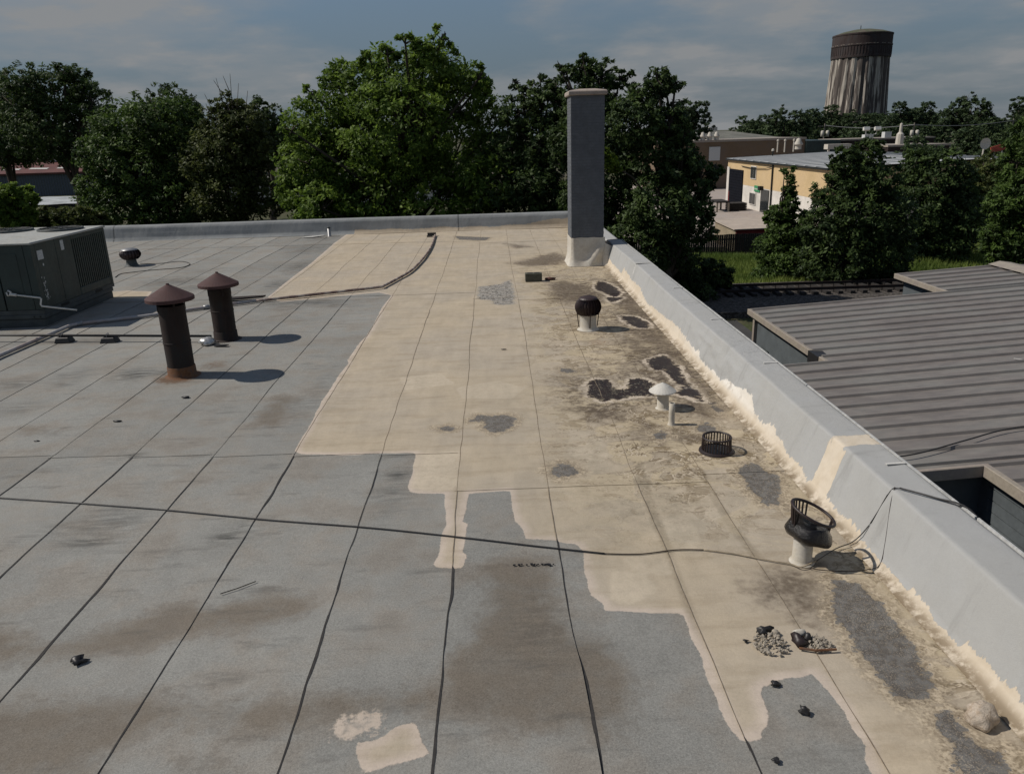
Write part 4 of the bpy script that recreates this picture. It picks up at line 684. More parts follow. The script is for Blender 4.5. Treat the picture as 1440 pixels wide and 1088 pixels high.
for k, (x, y, lab) in enumerate([(-5.58, 8.76, 'small black speck on the grey roof near the left edge'), (-.0+.11, 12.19, 'small black chip on the tan coating at mid roof'), (-4.35, 10.25, 'curved dark sliver on the grey roof right of a seam'), (-4.9, 9.36, 'curved dark sliver on the grey roof below the rusty flue')]):
    tag(lump('dark_chip', (x, y, .006), .035 if k < 2 else .05, MAT['black'], 20+k, 1, (1.3, .5, .3), .4), lab, 'debris')
m = MB(); rr = random.Random(4)
for k in range(26):
    x = .06+.34*rr.random(); y = 5.525-.04*(x-.06)+rr.gauss(0, .006); s = .003+.004*rr.random(); m.box(x-s*1.6, x+s*1.6, y-s, y+s, .004, .008+s*.6)
tag(m.build('dirt_crumbs', MAT['black']), 'thin line of black crumbs on the grey roof below the cable', 'debris')
# gravel heaps
def gravel(name, lab, cx, cy, rx_, ry_, n, seed):
    t = thing(name, lab, 'gravel heap', (cx, cy, 0)); rr = random.Random(seed); m = MB()
    for k in range(n):
        a = rr.random()*2*PI; d = math.sqrt(rr.random()); x = cx+rx_*d*math.cos(a); y = cy+ry_*d*math.sin(a); s = .007+.010*rr.random(); h = .028*(1-d)
        u = Vector((rr.uniform(-1, 1), rr.uniform(-1, 1), rr.uniform(-1, 1))).normalized(); v = u.orthogonal().normalized(); w = u.cross(v); c = Vector((x, y, h+s*.7+.004))
        vs = [c+u*s*1.2, c-u*s*1.1, c+v*s, c-v*s*.9, c+w*s*.8, c-w*s*.85]; m.add(vs, [(0, 2, 4), (2, 1, 4), (1, 3, 4), (3, 0, 4), (2, 0, 5), (1, 2, 5), (3, 1, 5), (0, 3, 5)])
    tag(m.build('gravel', MAT['gravel'], t), kind='stuff'); return t
t = gravel('gravel_heap', 'left heap of loose pale gravel topped by a black tar clump', 1.79, 4.38, .115, .13, 130, 1)
lump('tar_clump', (1.79, 4.51, .01), .06, MAT['black'], 31, 2, (1.1, .6, .6), .8, t); lump('tar_clump', (1.865, 4.49, .01), .028, MAT['gravel'], 32, 2, (1, .8, .7), .3, t)
t = gravel('gravel_heap', 'right heap of gravel with a black and white clump and a stick', 2.10, 4.36, .10, .085, 120, 2)
lump('tar_clump', (1.985, 4.385, .01), .062, MAT['castiron'], 33, 2, (.9, .7, .75), .8, t)
lump('white_flake', (2.005, 4.43, .03), .05, MAT['whitepaint'], 34, 2, (.9, .35, .6), .4, t); lump('tar_clump', (2.05, 4.40, .01), .042, MAT['black'], 35, 2, (.8, .8, 1.), .4, t)
m = MB(); m.tube([(1.96, 4.31, .02), (2.06, 4.275, .022), (2.2, 4.28, .02)], .008, 6); m.build('stick', MAT['rustbase'], t)
# ------------------------------------------------------------------ conduit, gas line, cables
cp = DATA['conduit']; m = MB(); m.tube([(x, y, .045) for x, y in cp[:9]], .034, 10); m2 = MB(); 
t = thing('grey_conduit', 'long grey conduit bending across the roof and over the tan coating', 'conduit', (cp[6][0], cp[6][1], 0))
m.build('grey_pipe', MAT['conduit'], t, True)
fine = []
P = [Vector((x, y, .045)) for x, y in cp[8:]]
for i in range(len(P)-1):
    p0, p1, p2, p3 = P[max(i-1, 0)], P[i], P[i+1], P[min(i+2, len(P)-1)]
    for k in range(6):
        s = k/6; fine.append(.5*((2*p1)+(p2-p0)*s+(2*p0-5*p1+4*p2-p3)*s*s+(3*p1-p0-3*p2+p3)*s**3))
fine.append(P[-1]); m = MB(); m.tube(fine, .032, 10); m.build('flexible_pipe', MAT['hose'], t, True)
m = MB(); x, y = cp[-1]; m.box(x-.28, x+.02, y+.02, y+.12, .02, .12); m.box(x-.28, x-.08, y-.3, y-.2, .02, .06); m.build('end_fitting', MAT['black'], t)
for i in (5, 7): m = MB(); x, y = cp[i]; m.tube([(x-.05, y-.03, .045), (x+.05, y+.02, .045)], .05, 10); m.build('coupling', MAT['steel'], t, True)
t = thing('gas_line', 'thin black gas line raised on small blocks, running to the further flue pipe', 'gas pipe', (-8, 13.8, 0))
m = MB(); m.tube([(-13.5, 14.62, .14), (-9.1, 13.96, .13), (-5.05, 13.36, .12)], .022, 8); m.build('pipe', MAT['black'], t, True)
for bx_, by_, lab in [(-7.86, 13.78, 'left of the two black pipe support blocks under the gas line'), (-6.98, 13.65, 'right of the two black pipe support blocks under the gas line')]:
    s = thing('pipe_support', lab, 'pipe support', (bx_, by_, 0), 'pipe support blocks'); m = MB()
    vs = []
    for zz, hw, hd in ((.004, .15, .10), (.10, .11, .08)):
        vs += [(bx_-hw, by_-hd, zz), (bx_+hw, by_-hd, zz), (bx_+hw, by_+hd, zz), (bx_-hw, by_+hd, zz)]
    m.add(vs, [(0, 3, 2, 1), (4, 5, 6, 7), (0, 1, 5, 4), (1, 2, 6, 5), (2, 3, 7, 6), (3, 0, 4, 7)]); m.build('block', MAT['black'], s, bevel=.01)
    m = MB(); m.tube([(bx_-.03, by_-.04, .09), (bx_-.03, by_-.03, .16), (bx_-.03, by_+.04, .165), (bx_-.03, by_+.05, .09)], .008, 6); m.build('strap', MAT['steel'], s)
def smooth_pts(P, k=5):
    P = [Vector(p) for p in P]; out = []
    for i in range(len(P)-1):
        p0, p1, p2, p3 = P[max(i-1, 0)], P[i], P[i+1], P[min(i+2, len(P)-1)]
        for j in range(k):
            s = j/k; out.append(.5*((2*p1)+(p2-p0)*s+(2*p0-5*p1+4*p2-p3)*s*s+(3*p1-p0-3*p2+p3)*s**3))
    return out+[P[-1]]
t = thing('roof_cable', 'black cable laid straight across the roof and climbing over the right parapet', 'cable', (-1.3, 6.3, 0))
cb = DATA['cable']; m = MB(); m.tube(lay(smooth_pts([(x, y, 0) for x, y in cb[:11]]), .0065), .0065, 6); m.build('thick_cable', MAT['black'], t, True)
a = [(x, y, .012) for x, y in cb[10:-1]]
m = MB(); m.tube(lay(smooth_pts(a[:4]), .005), .005, 6); m.build('thin_cable', MAT['rust'], t, True)
m = MB(); m.tube(smooth_pts([a[3]]+a[4:]+[(2.36, 5.30, .02), (2.5, 5.36, .035)]), .006, 6); m.build('coated_cable', MAT['cable_pale'], t, True)
m = MB(); m.tube(smooth_pts([(2.5, 5.36, .03), (2.75, 5.56, .018), (2.92, 5.63, .035), (3.02, 5.63, .15), (3.09, 5.61, .32), (3.15, 5.58, .51), (3.21, 5.55, .552), (3.38, 5.34, .562), (3.535, 5.16, .558)]), .0045, 6); m.build('rising_cable', MAT['black'], t, True)
m = MB(); m.tube(smooth_pts([(3.21, 5.55, .556), (3.38, 5.34, .566), (3.54, 5.14, .556), (3.7, 4.9, .3)]), .007, 6); m.build('edge_cable', MAT['black'], t, True)
m = MB(); m.tube(smooth_pts([(3.18, 5.57, .556), (3.125, 5.50, .44), (3.045, 5.36, .18), (2.97, 5.26, .04), (2.86, 5.22, .025), (2.7, 5.22, .015), (2.5, 5.26, .012), (2.42, 5.3, .012)]), .0035, 6); m.build('second_strand', MAT['rust'], t, True)
lp = DATA['loop']; m = MB(); m.tube(lay(smooth_pts([(x, y, .02) for x, y in lp]), .009), .009, 6); tag(m.build('looped_cable', MAT['rust'], None, True), 'thin dark cable in a flat loop from the mushroom vent back to the air conditioner', 'cable')
# ------------------------------------------------------------------ rooftop air conditioner
ax0, ax1, ay0, ay1, az0, az1 = -12.7, -8.9, 15.12, 18.1, .34, 1.64
t = thing('air_conditioner', 'large dark green grey rooftop air conditioning unit on a curb at the left edge', 'air conditioner', (-10.8, 16.6, 0))
m = MB(); m.box(ax0+.05, ax1-.02, ay0+.01, ay1-.1, .0, .16); m.box(ax0+.02, ax1+.0, ay0-.012, ay1-.08, .165, .25); m.build('curb', MAT['acbase'], t, bevel=.01)
m = MB(); m.box(ax0, ax1, ay0, ay1, .255, az0); 
m.build('base_rail', MAT['acbase'], t)
m = MB()
for y in (15.75, 17.2): m.box(ax1-.01, ax1+.004, y, y+.32, .268, .325)
m.build('fork_slots', MAT['acdark'], t)
m = MB(); m.box(ax0+.03, ax1-.03, ay0+.03, ay1-.03, az0, az1-.03); m.build('cabinet_core', MAT['acdark'], t)
def panel(x0, x1, y0, y1, z0, z1, mat='acgreen', name='side_panel', lab=None):
    m = MB(); m.box(x0, x1, y0, y1, z0, z1); o = m.build(name, MAT[mat], t, bevel=.006)
    if lab: o['label'] = lab
    return o
zt = az1-.035
for a, b in ((ax0, -11.62), (-11.6, -10.47), (-10.45, -9.62), (-9.60, -9.05)): panel(a+.004, b-.004, ay0, ay0+.04, az0+.004, zt)
panel(-9.045, ax1, ay0-.004, ay0+.14, az0+.004, zt, name='corner_post')
panel(-9.48, -9.20, ay0-.008, ay0-.002, .62, 1.45, name='access_door')
for a, b in ((ay0+.145, 15.98), (15.99, 16.62)): panel(ax1-.04, ax1, a, b, az0+.004, zt)
panel(ax1-.04, ax1, ay1-.1, ay1, az0+.004, zt, name='corner_post'); panel(ax1-.04, ax1, 16.63, ay1-.105, az0+.004, az0+.16, name='side_panel'); panel(ax1-.04, ax1, 16.63, ay1-.105, zt-.08, zt)
m = MB()
for k in range(16): y = 16.66+k*.084; m.box(ax1-.03, ax1-.004, y, y+.045, az0+.165, zt-.085)
m.build('coil_guard', MAT['acgreen'], t)
m = MB(); m.box(ax0-.03, ax1+.025, ay0-.03, ay1+.03, az1-.03, az1+.012); m.build('top_panel', MAT['actop'], t, bevel=.01)
for fx in (-10.62, -9.52):
    fy = 17.45; m = MB(); m.lathe([(.46, .012), (.46, .05), (.43, .055), (.43, .012)], (fx, fy, az1), 28); f = m.build('fan_ring', MAT['acbase'], t, True)
    m = MB(); m.lathe([(.43, .014), (0, .014)], (fx, fy, az1), 28); m.build('fan_well', MAT['acdark'], f)
    m = MB()
    for k in range(1, 7): m.tube([(fx+.072*k*math.cos(2*PI*j/24), fy+.072*k*math.sin(2*PI*j/24), az1+.052) for j in range(25)], .004, 4)
    for k in range(8): a = PI*k/4; m.tube([(fx, fy, az1+.056), (fx+.44*math.cos(a), fy+.44*math.sin(a), az1+.056)], .004, 4)
    m.build('fan_guard', MAT['acbase'], f)
    m = MB()
    for k in range(4):
        a = PI*k/2+.3; c, s = math.cos(a), math.sin(a); m.obox((fx+.21*c, fy+.21*s, az1+.032), (c, s, 0), (-s*.9, c*.9, .4), (s*.4, -c*.4, .9), .17, .08, .003)
    m.build('fan_blades', MAT['acdark'], f)
panel(ax1, ax1+.004, 15.30, 15.50, 1.29, 1.47, 'sticker', 'sticker', 'white worn sticker'); panel(ax1, ax1+.004, 16.18, 16.30, 1.36, 1.56, 'sticker', 'sticker', 'narrow white sticker')
panel(ax1, ax1+.003, 15.42, 15.46, 1.16, 1.21, 'sticker', 'sticker')
m = MB(); rr = random.Random(8)
for k in range(26): y = 15.34+rr.gauss(0, .035); z = rr.uniform(.5, 1.0); s = rr.uniform(.004, .014); m.box(ax1, ax1+.003, y-s, y+s, z-s, z+s*1.4)
m.build('bleached_streaks', MAT['sticker'], t)
m = MB(); m.box(-9.0, -8.97, ay0-.016, ay0-.012, .19, .225); m.box(-9.12, -9.09, ay0-.016, ay0-.012, .19, .225); m.build('curb_holes', MAT['acdark'], t)
m = MB(); yy = ay0-.07
m.tube([(-9.46, ay0, .66), (-9.49, yy, .66), (-9.50, yy, .72), (-9.46, yy, .755), (-9.42, yy, .73), (-9.41, yy, .68)], .017, 8)
m.tube([(-9.42, yy, .68), (-8.88, yy, .595), (-8.86, yy, .575), (-8.895, yy, .47), (-8.88, yy, .43), (-8.22, yy, .33)], .017, 8); dp = m.build('drain_pipe', MAT['pvc'], t, True)
m = MB(); m.tube([(-9.44, yy, .683), (-9.32, yy, .665)], .03, 8); m.build('trap_fitting', MAT['pvc'], dp)
# ------------------------------------------------------------------ ground
def ground_material():
    m = NT('ground_soil'); n0 = m.noise(.05, 4); n1 = m.noise(.35, 6, .65); n2 = m.noise(4, 5, .65)
    c = m.mix(m.sm(n1, .38, .62), (.040, .052, .018, 1), (.075, .068, .036, 1)); c = m.mix(m.sm(n0, .5, .65), c, (.085, .075, .055, 1))
    m.color(m.scale(c, m.sm(n2, .25, .75, .6, 1.4))); m.rough(.95); m.bump(n2, .6, .1); return m.m
m = MB(); m.add([(-3500, -300, -5), (3500, -300, -5), (3500, 5000, -5), (-3500, 5000, -5)], [(0, 1, 2, 3)]); tag(m.build('ground', ground_material()), kind='structure')
MAT['ballast'] = simple('dark_ballast', (.055, .048, .042), .95, .5, 9, c2=(.10, .09, .08), bump=1, bd=.06)
MAT['yard'] = simple('pale_concrete_yard', (.36, .31, .27), .9, .18, .5, c2=(.30, .265, .24))
m = MB(); m.box(4.2, 60, 34.5, 41.4, -5, -4.72); tag(m.build('ballast_bed', MAT['ballast']), kind='structure')
m = MB(); m.box(11, 60, 57, 130, -5.2, -4.99); tag(m.build('concrete_yard', MAT['yard']), kind='structure')
m = MB(); m.box(3.6, 11, -4, 34, -5.2, -4.985); tag(m.build('alley_pavement', simple('dark_asphalt', (.05, .048, .046), .9, .3, 1)), kind='structure')
tr = thing('railway_track', 'railway track on dark ballast between our roof and the grass strip', 'railway track', (20, 39, -4.7))
for y in (38.3, 39.75): m = MB(); m.box(4.5, 60, y-.035, y+.035, -4.58, -4.44); m.build('rail', MAT['rust'], tr)
tie = None
for k in range(70):
    x = 5+k*.62
    if tie is None: m = MB(); m.box(-.12, .12, -1.3, 1.3, -.09, .09); o = m.build('sleeper', MAT['darkgap'], tr, org=(0, 0, 0)); tie = o.data; bpy.data.objects.remove(o)
    link_obj('sleeper', tie, tr, (x, 39.03, -4.66))
# grass strip
def blades(n, area, h, seed, wid):
    r = np.random.default_rng(seed); x0, x1, y0, y1 = area; x = r.uniform(x0, x1, n); y = r.uniform(y0, y1, n); cl = vnoise(x*.5, y*.5, 61); hh = h*(.4+1.1*cl)*r.uniform(.6, 1.3, n)
    a = r.uniform(0, 2*PI, n); dx, dy = np.cos(a)*wid, np.sin(a)*wid; lx, ly = r.normal(0, .35, n)*hh, r.normal(0, .35, n)*hh
    z = np.full(n, -5.02); V = np.stack([np.stack([x-dx, y-dy, z], 1), np.stack([x+dx, y+dy, z], 1), np.stack([x+lx, y+ly, z+hh], 1)], 1).reshape(-1, 3)
    return V, np.arange(3*n).reshape(n, 3)
def leaf_material(name, dark, lite, trans=.3):
    m = NT(name); tn = m.attr('tone'); nb = m.noise(.9, 3); f = m.mad(m.add(nb, -.5), .5, tn)
    c = m.mix(m.sm(f, .05, .95), tuple(dark)+(1,), tuple(lite)+(1,)); m.color(c); m.rough(.6); m.b.inputs['Specular IOR Level'].default_value = .22
    tb = m.n('ShaderNodeBsdfTranslucent'); m.t.links.new(m.scale(c, 1.25), tb.inputs[0]); mx = m.n('ShaderNodeMixShader'); mx.inputs[0].default_value = trans
    m.t.links.new(m.b.outputs[0], mx.inputs[1]); m.t.links.new(tb.outputs[0], mx.inputs[2]); m.t.links.new(mx.outputs[0], m.out.inputs[0]); return m.m
LEAF = {'mid': leaf_material('green_leaves', (.029, .052, .013), (.090, .146, .030)), 'bright': leaf_material('bright_green_leaves', (.052, .092, .014), (.165, .245, .040), .40),
        'dark': leaf_material('dark_green_leaves', (.024, .043, .014), (.072, .112, .030), .28), 'olive': leaf_material('olive_leaves', (.036, .050, .014), (.100, .120, .034)),
        'lime': leaf_material('yellow_green_leaves', (.06, .09, .012), (.14, .20, .02), .4), 'grass': leaf_material('grass_blades', (.075, .12, .022), (.20, .25, .06), .35), 'far': leaf_material('far_leaves', (.026, .044, .020), (.070, .104, .040), .2)}
MAT['bark'] = simple('bark', (.055, .045, .036), .95, .35, 5, st=(1, 1, .3), bump=.6, bd=.03)
V, F = blades(42000, (9.5, 27, 41.6, 52.4), .42, 5, .035); o = link_mesh('grass', V, F.tolist(), LEAF['grass']); tag(o, kind='stuff')
set_attrs(o, {'tone': np.repeat(np.clip(.35+.9*(vnoise(V[::3, 0]*.4, V[::3, 1]*.6, 62)-.3)-.05*(V[::3, 1]-45)*.5+RNG.normal(0, .12, len(V)//3), 0, 1), 3)})
V, F = blades(16000, (27, 50, 41.6, 56), .45, 6, .04); o = link_mesh('grass', V, F.tolist(), LEAF['grass']); tag(o, kind='stuff'); set_attrs(o, {'tone': np.repeat(np.clip(RNG.normal(.55, .2, len(V)//3), 0, 1), 3)})
V, F = blades(9000, (-24, -8, 36, 48), .6, 8, .05); o = link_mesh('grass', V, F.tolist(), LEAF['grass']); tag(o, kind='stuff'); set_attrs(o, {'tone': np.repeat(np.clip(RNG.normal(.3, .2, len(V)//3), 0, 1), 3)})
# ------------------------------------------------------------------ metal roofed building beside ours
def rz(x): return -1+.057*(x-6.43)
XR = 14.35
nb = thing('metal_roofed_building', 'low building with ribbed grey brown metal roof below our right parapet', 'building', (12, 12, -5))
def left_edge(y):
    if y > 18.78: return 11.42
    if y > 14.12: return 6.43
    if y > 9.22: return 4.35
    return 6.45
y = 21.35; step = .474; k = 0
breaks = [18.78, 14.12, 9.22]
while y > -2.5:
    y2 = y-step
    for b_ in breaks:
        if y2 < b_ < y-.02 and y2 < b_-.01: y2 = b_; break
    xl = left_edge(.5*(y+y2)); w = y-y2; rb = min(.085, w*.3)
    prof_ = [(y, .0), (y-rb*.25, .042), (y-rb*.75, .042), (y-rb, .0), (y2+.0, .002)]
    vs = []
    for x in (xl, XR): vs += [(x, yy, rz(x)+zz) for yy, zz in prof_]
    n = len(prof_); vs += [(xl, yy, rz(xl)-.02) for yy, zz in prof_]
    m = MB(); m.add(vs, [(i, i+1, n+i+1, n+i) for i in range(n-1)]+[(2*n+i, 2*n+i+1, i+1, i) for i in range(n-1)]); m.build('roof_panel', MAT['metalroof'], nb)
    y = y2; k += 1
m = MB(); vs = []
for yy in (21.4, -2.5): vs += [(XR-.35, yy, rz(XR-.35)+.06), (XR-.02, yy, rz(XR)+.12), (XR+.3, yy, rz(XR)+.075)]
m.add(vs, [(0, 1, 4, 3), (1, 2, 5, 4)]); m.build('ridge_cap', MAT['trim'], nb)
m = MB(); m.add([(XR+.05, 21.35, rz(XR)+.04), (XR+12, 21.35, rz(XR)-.6), (XR+12, -2.5, rz(XR)-.6), (XR+.05, -2.5, rz(XR)+.04)], [(0, 1, 2, 3)]); m.build('far_slope', MAT['metalroof'], nb)
def trimbox(a, b, th=.075, name='eave_trim', h=.14, lift_=.012):
    a, b = Vector(a), Vector(b); d = (b-a).normalized(); s = d.cross(Vector((0, 0, 1))).normalized(); u = s.cross(d)
    m = MB(); m.obox((a+b)/2+u*(lift_-h/2+.02), d, s, u, (b-a).length/2, th/2, h/2); return m.build(name, MAT['trim'], nb, bevel=.008)
trimbox((11.38, 18.76, rz(11.38)), (11.38, 21.4, rz(11.38))); trimbox((6.38, 14.9, rz(6.38)), (6.38, 18.82, rz(6.38)))
trimbox((6.38, 14.10, rz(6.38)), (6.38, 14.42, rz(6.38)))
m = MB(); m.box(6.36, 7.1, 14.46, 14.88, rz(6.4)-.03, rz(6.4)+.012); m.box(6.33, 6.42, 14.42, 14.92, rz(6.4)-.22, rz(6.4)+.02); m.build('dark_valley_flashing', MAT['black'], nb)
trimbox((6.36, 18.80, rz(6.36)), (11.36, 18.80, rz(11.36)), .04, 'rake_trim', .07); trimbox((11.4, 21.38, rz(11.4)), (XR, 21.38, rz(XR)), .04, 'rake_trim', .07)
trimbox((4.3, 9.17, rz(4.3)), (6.44, 9.17, rz(6.44)), .07, 'rake_trim', .17); trimbox((6.42, 9.2, rz(6.42)), (6.42, -2.5, rz(6.42)), .09, 'eave_trim', .16)
m = MB(); m.box(6.52, XR+12, 14.2, 18.66, -5, -1.13); m.box(11.55, XR+12, 18.66, 21.2, -5, -.86); m.box(4.5, XR+12, 9.4, 14.1, -5, -1.25); m.box(6.56, XR+12, -2.4, 9.4, -5, -1.13); m.build('wall', MAT['bluewall'], nb)
m = MB()
for k in range(22): z = -1.3-.16*k; m.box(6.535, 6.56, -2.4, 9.2, z, z+.145)
m.build('lap_siding', MAT['bluewall'], nb)
m = MB(); m.box(6.44, 6.54, 18.52, 18.64, -5, -1.15); m.build('corner_post', MAT['trim'], nb)
m = MB(); m.box(6.36, 6.52, 17.6, 18.0, -2.2, -1.75); m.build('meter_box', MAT['acbase'], nb, bevel=.02)
m = MB(); m.box(6.47, 6.53, 14.3, 14.75, -5, -1.2); m.build('downspout', MAT['acdark'], nb)
rr = random.Random(12)
for (x, y) in ((10.8, 14.1), (10.2, 12.1), (11.3, 10.55), (9.6, 13.2)):
    m = MB(); m.obox((x, y, rz(x)+.012), (.75, -.66, 0), (.66, .75, 0), (0, 0, 1), .16, .012, .004); m.build('scrape_mark', MAT['pale'], nb)
cp = DATA['crackle']; m = MB(); m.tube(smooth_pts([(4.9, 9.75, rz(4.9)+.08)]+[(4.6+.55*i+.0, 9.55+.05*math.sin(i), rz(4.6+.55*i)+.07) for i in range(1, 3)]+[(6.6, 9.9, rz(6.6)+.07), (7.3, 10.15, rz(7.3)+.06), (8.2, 10.25, rz(8.2)+.06)]), .011, 5)
m.tube([(5.2+.16*math.cos(a*.7), 9.6+.12*math.sin(a*.7), rz(5.2)+.07+.01*a) for a in range(10)], .01, 5)
tag(m.build('loose_wire', MAT['black'], None, True), 'thin black wire trailing over the ribbed metal roof', 'wire')
# ------------------------------------------------------------------ warehouse across the tracks
wh = thing('warehouse', 'tan and white warehouse with white roof and dark roller door beyond the railway', 'warehouse', (36, 78, -5))
MAT['ochre'] = simple('ochre_painted_wall', (.54, .40, .22), .9, .12, .6, c2=(.49, .365, .21)); MAT['offwhite'] = simple('off_white_wall', (.58, .55, .50), .9, .15, .6)
MAT['whroof'] = simple('white_roof_coating', (.40, .41, .41), .8, .18, .35, c2=(.33, .335, .33), st=(.3, 1, 1)); MAT['glassdark'] = simple('dark_window_glass', (.02, .024, .026), .15, .2, 3, spec=.6)
MAT['door'] = simple('doorway_shade_black', (.008, .009, .013), .8, .2, 2, spec=.05); MAT['redpaint'] = simple('dark_red_paint', (.16, .02, .02), .6, .2, 5); MAT['green'] = simple('green_sign_paint', (.04, .24, .10), .6, .1, 5)  # roller door colour is near black: shade of an open doorway painted in
MAT['brownwall'] = simple('brown_block_wall', (.16, .115, .075), .9, .15, .5, c2=(.13, .10, .075)); MAT['greyroof'] = simple('dusty_grey_roof', (.145, .145, .125), .9, .2, .3)
m = MB(); m.box(28, 46, 65, 93.4, -2.62, -.06); m.build('upper_wall', MAT['ochre'], wh)
m = MB(); m.box(28.01, 46, 65.01, 93.39, -5, -2.63); m.build('lower_wall', MAT['offwhite'], wh)
yy = 65.
while yy < 93:
    m = MB(); vs = []
    for x, z in ((27.75, 0.02), (40, .38), (46.3, .2)): vs += [(x, yy, z), (x, yy+2.3, z), (x, yy+2.3, z+.06), (x, yy+2.36, z+.06)]
    m.add(vs, [(0, 1, 5, 4), (1, 2, 6, 5), (2, 3, 7, 6), (4, 5, 9, 8), (5, 6, 10, 9), (6, 7, 11, 10)]); m.build('roof_strip', MAT['whroof'], wh); yy += 2.36
m = MB(); m.box(27.72, 27.99, 64.9, 93.6, -.16, .012); m.build('eave_gutter', MAT['acdark'], wh)
m = MB(); m.box(27.93, 27.99, 87.4, 92.4, -5, -1.1); dr = m.build('roller_door', MAT['door'], wh)
m = MB()
for k in range(13): m.box(27.90, 27.93, 87.45, 92.35, -4.95+.3*k, -4.95+.3*k+.27)
m.build('door_slats', MAT['door'], dr)
m = MB(); m.box(27.88, 27.92, 92.0, 92.25, -5, -3.6); m.build('red_bollard_stripe', MAT['redpaint'], wh)
m = MB(); m.box(27.90, 27.985, 92.45, 93.3, -5, -.9); m.build('white_door_frame', MAT['offwhite'], wh)
for ya, yb, za, zb in ((83.2, 84.8, -1.75, -.6), (82.9, 84.7, -4.4, -3.3)):
    m = MB(); m.box(27.93, 27.99, ya-.1, yb+.1, za-.1, zb+.1); w = m.build('window', MAT['offwhite'], wh); m = MB(); m.box(27.905, 27.93, ya, ya+(yb-ya)/2-.05, za, zb); m.box(27.905, 27.93, ya+(yb-ya)/2+.05, yb, za, zb); m.build('pane', MAT['glassdark'], w)
m = MB(); m.box(27.92, 27.99, 78.9, 81.2, -5, -2.7); m.build('entrance_door', MAT['glassdark'], wh)
m = MB(); m.box(27.9, 27.98, 81.6, 83.3, -3.05, -2.45); sg = m.build('green_sign', MAT['green'], wh); m = MB()
for k in range(6): m.box(27.88, 27.897, 81.8+.23*k, 81.93+.23*k, -2.85, -2.7)
m.build('sign_lettering', MAT['offwhite'], sg)
m = MB(); m.box(27.6, 27.98, 80.7, 81.3, -2.8, -2.4); m.build('wall_lamp', MAT['acdark'], wh)
m = MB(); m.tube([(27.9, 78.2, -.05), (27.9, 78.1, -4.9)], .08, 6); m.build('downpipe', MAT['acdark'], wh)
m = MB(); m.tube([(27.9, 88, -.65), (27.85, 84, -.75), (27.85, 80, -.6), (27.9, 78, -.35)], .04, 5); m.build('wall_cable', MAT['acdark'], wh)
def cone_vent(name, lab, x, y, z, s, grp=None, cat='roof vent'):
    t = thing(name, lab, cat, (x, y, z), grp); m = MB(); m.lathe([(.45*s, 0), (.42*s, .5*s), (.4*s, .55*s)], (x, y, z), 12); m.build('base', MAT['whitepaint'], t); m = MB(); m.lathe([(.4*s, .5*s), (.62*s, .6*s), (.62*s, .7*s), (.35*s, 1.1*s), (.3*s, 1.35*s), (0, 1.5*s)], (x, y, z), 12); m.build('hood', MAT['whitepaint'], t, True)
cone_vent('bell_vent', 'white bell shaped vent on the far side of the white warehouse roof', 42.6, 110, .35, 1.0)
for k, (x, y) in enumerate(((33, 92.8), (39.0, 108), (39.8, 107.5), (41.2, 108.0))):
    t = thing('roof_stack', '%s thin pipe stack from the left on the white warehouse roof' % ('first', 'second', 'third', 'fourth')[k], 'vent pipe', (x, y, .3)); m = MB(); m.tube([(x, y, .1), (x, y, 1.6 if k else .8)], .09, 6); m.build('pipe', MAT['whitepaint' if k else 'acdark'], t)
    m = MB(); m.lathe([(.16, 0), (.16, .2), (0, .3)], (x, y, 1.5 if k else .7), 8); m.build('pipe_cap', MAT['whitepaint'], t)
m = MB(); m.box(42.5, 45.5, 100, 101.2, .5, 1.1); m.box(42.6, 42.8, 100.1, 100.3, .1, .5); m.box(45.2, 45.4, 100.1, 100.3, .1, .5); tag(m.build('roof_skylight', MAT['whitepaint']), 'long low white box on the white warehouse roof', 'roof unit')
# shed, fence, clutter in the yard
sh = thing('yard_shed', 'low tan corrugated metal shed with dark red front post behind the fence', 'shed', (19.4, 57, -5))
MAT['tanmetal'] = simple('tan_corrugated_steel', (.34, .285, .20), .7, .15, .8)
m = MB()
for k in range(34): y = 54.6+k*.15; m.add([(17.2, y, -5), (17.14, y+.04, -5), (17.14, y+.11, -5), (17.2, y+.15, -5), (17.2, y, -3.42), (17.14, y+.04, -3.42), (17.14, y+.11, -3.42), (17.2, y+.15, -3.42)], [(0, 1, 5, 4), (1, 2, 6, 5), (2, 3, 7, 6)])
m.build('corrugated_wall', MAT['tanmetal'], sh)
m = MB(); m.add([(17.0, 54.35, -3.40), (21.8, 54.35, -3.34), (21.8, 60, -3.22), (17.0, 60, -3.28), (17.0, 54.35, -3.46), (21.8, 54.35, -3.42), (21.8, 60, -3.3), (17.0, 60, -3.36)], [(0, 1, 2, 3), (7, 6, 5, 4), (0, 4, 5, 1), (0, 3, 7, 4)]); m.build('roof', simple('bleached_tan_roof', (.40, .34, .28), .8, .15, .6), sh)
m = MB(); m.box(17.2, 17.75, 54.5, 54.7, -5, -3.47); m.box(17.75, 21.7, 54.5, 54.6, -3.75, -3.46); m.build('red_front_frame', MAT['redpaint'], sh)
m = MB(); m.box(17.3, 21.6, 59.6, 59.8, -5, -3.4); m.build('back_wall', MAT['offwhite'], sh)
fe = thing('board_fence', 'dark weathered board fence along the back of the grass strip', 'fence', (17, 53, -5))
bm_ = None
for k in range(150):
    x = 8.5+k*.152
    if bm_ is None: m = MB(); m.box(-.068, .068, -.012, .012, -.72, .72); o = m.build('board', MAT['darkgap'], fe, org=(0, 0, 0)); bm_ = o.data; bpy.data.objects.remove(o)
    link_obj('board', bm_, fe, (x, 53+random.uniform(-.01, .01), -4.27+random.uniform(-.02, .02)))
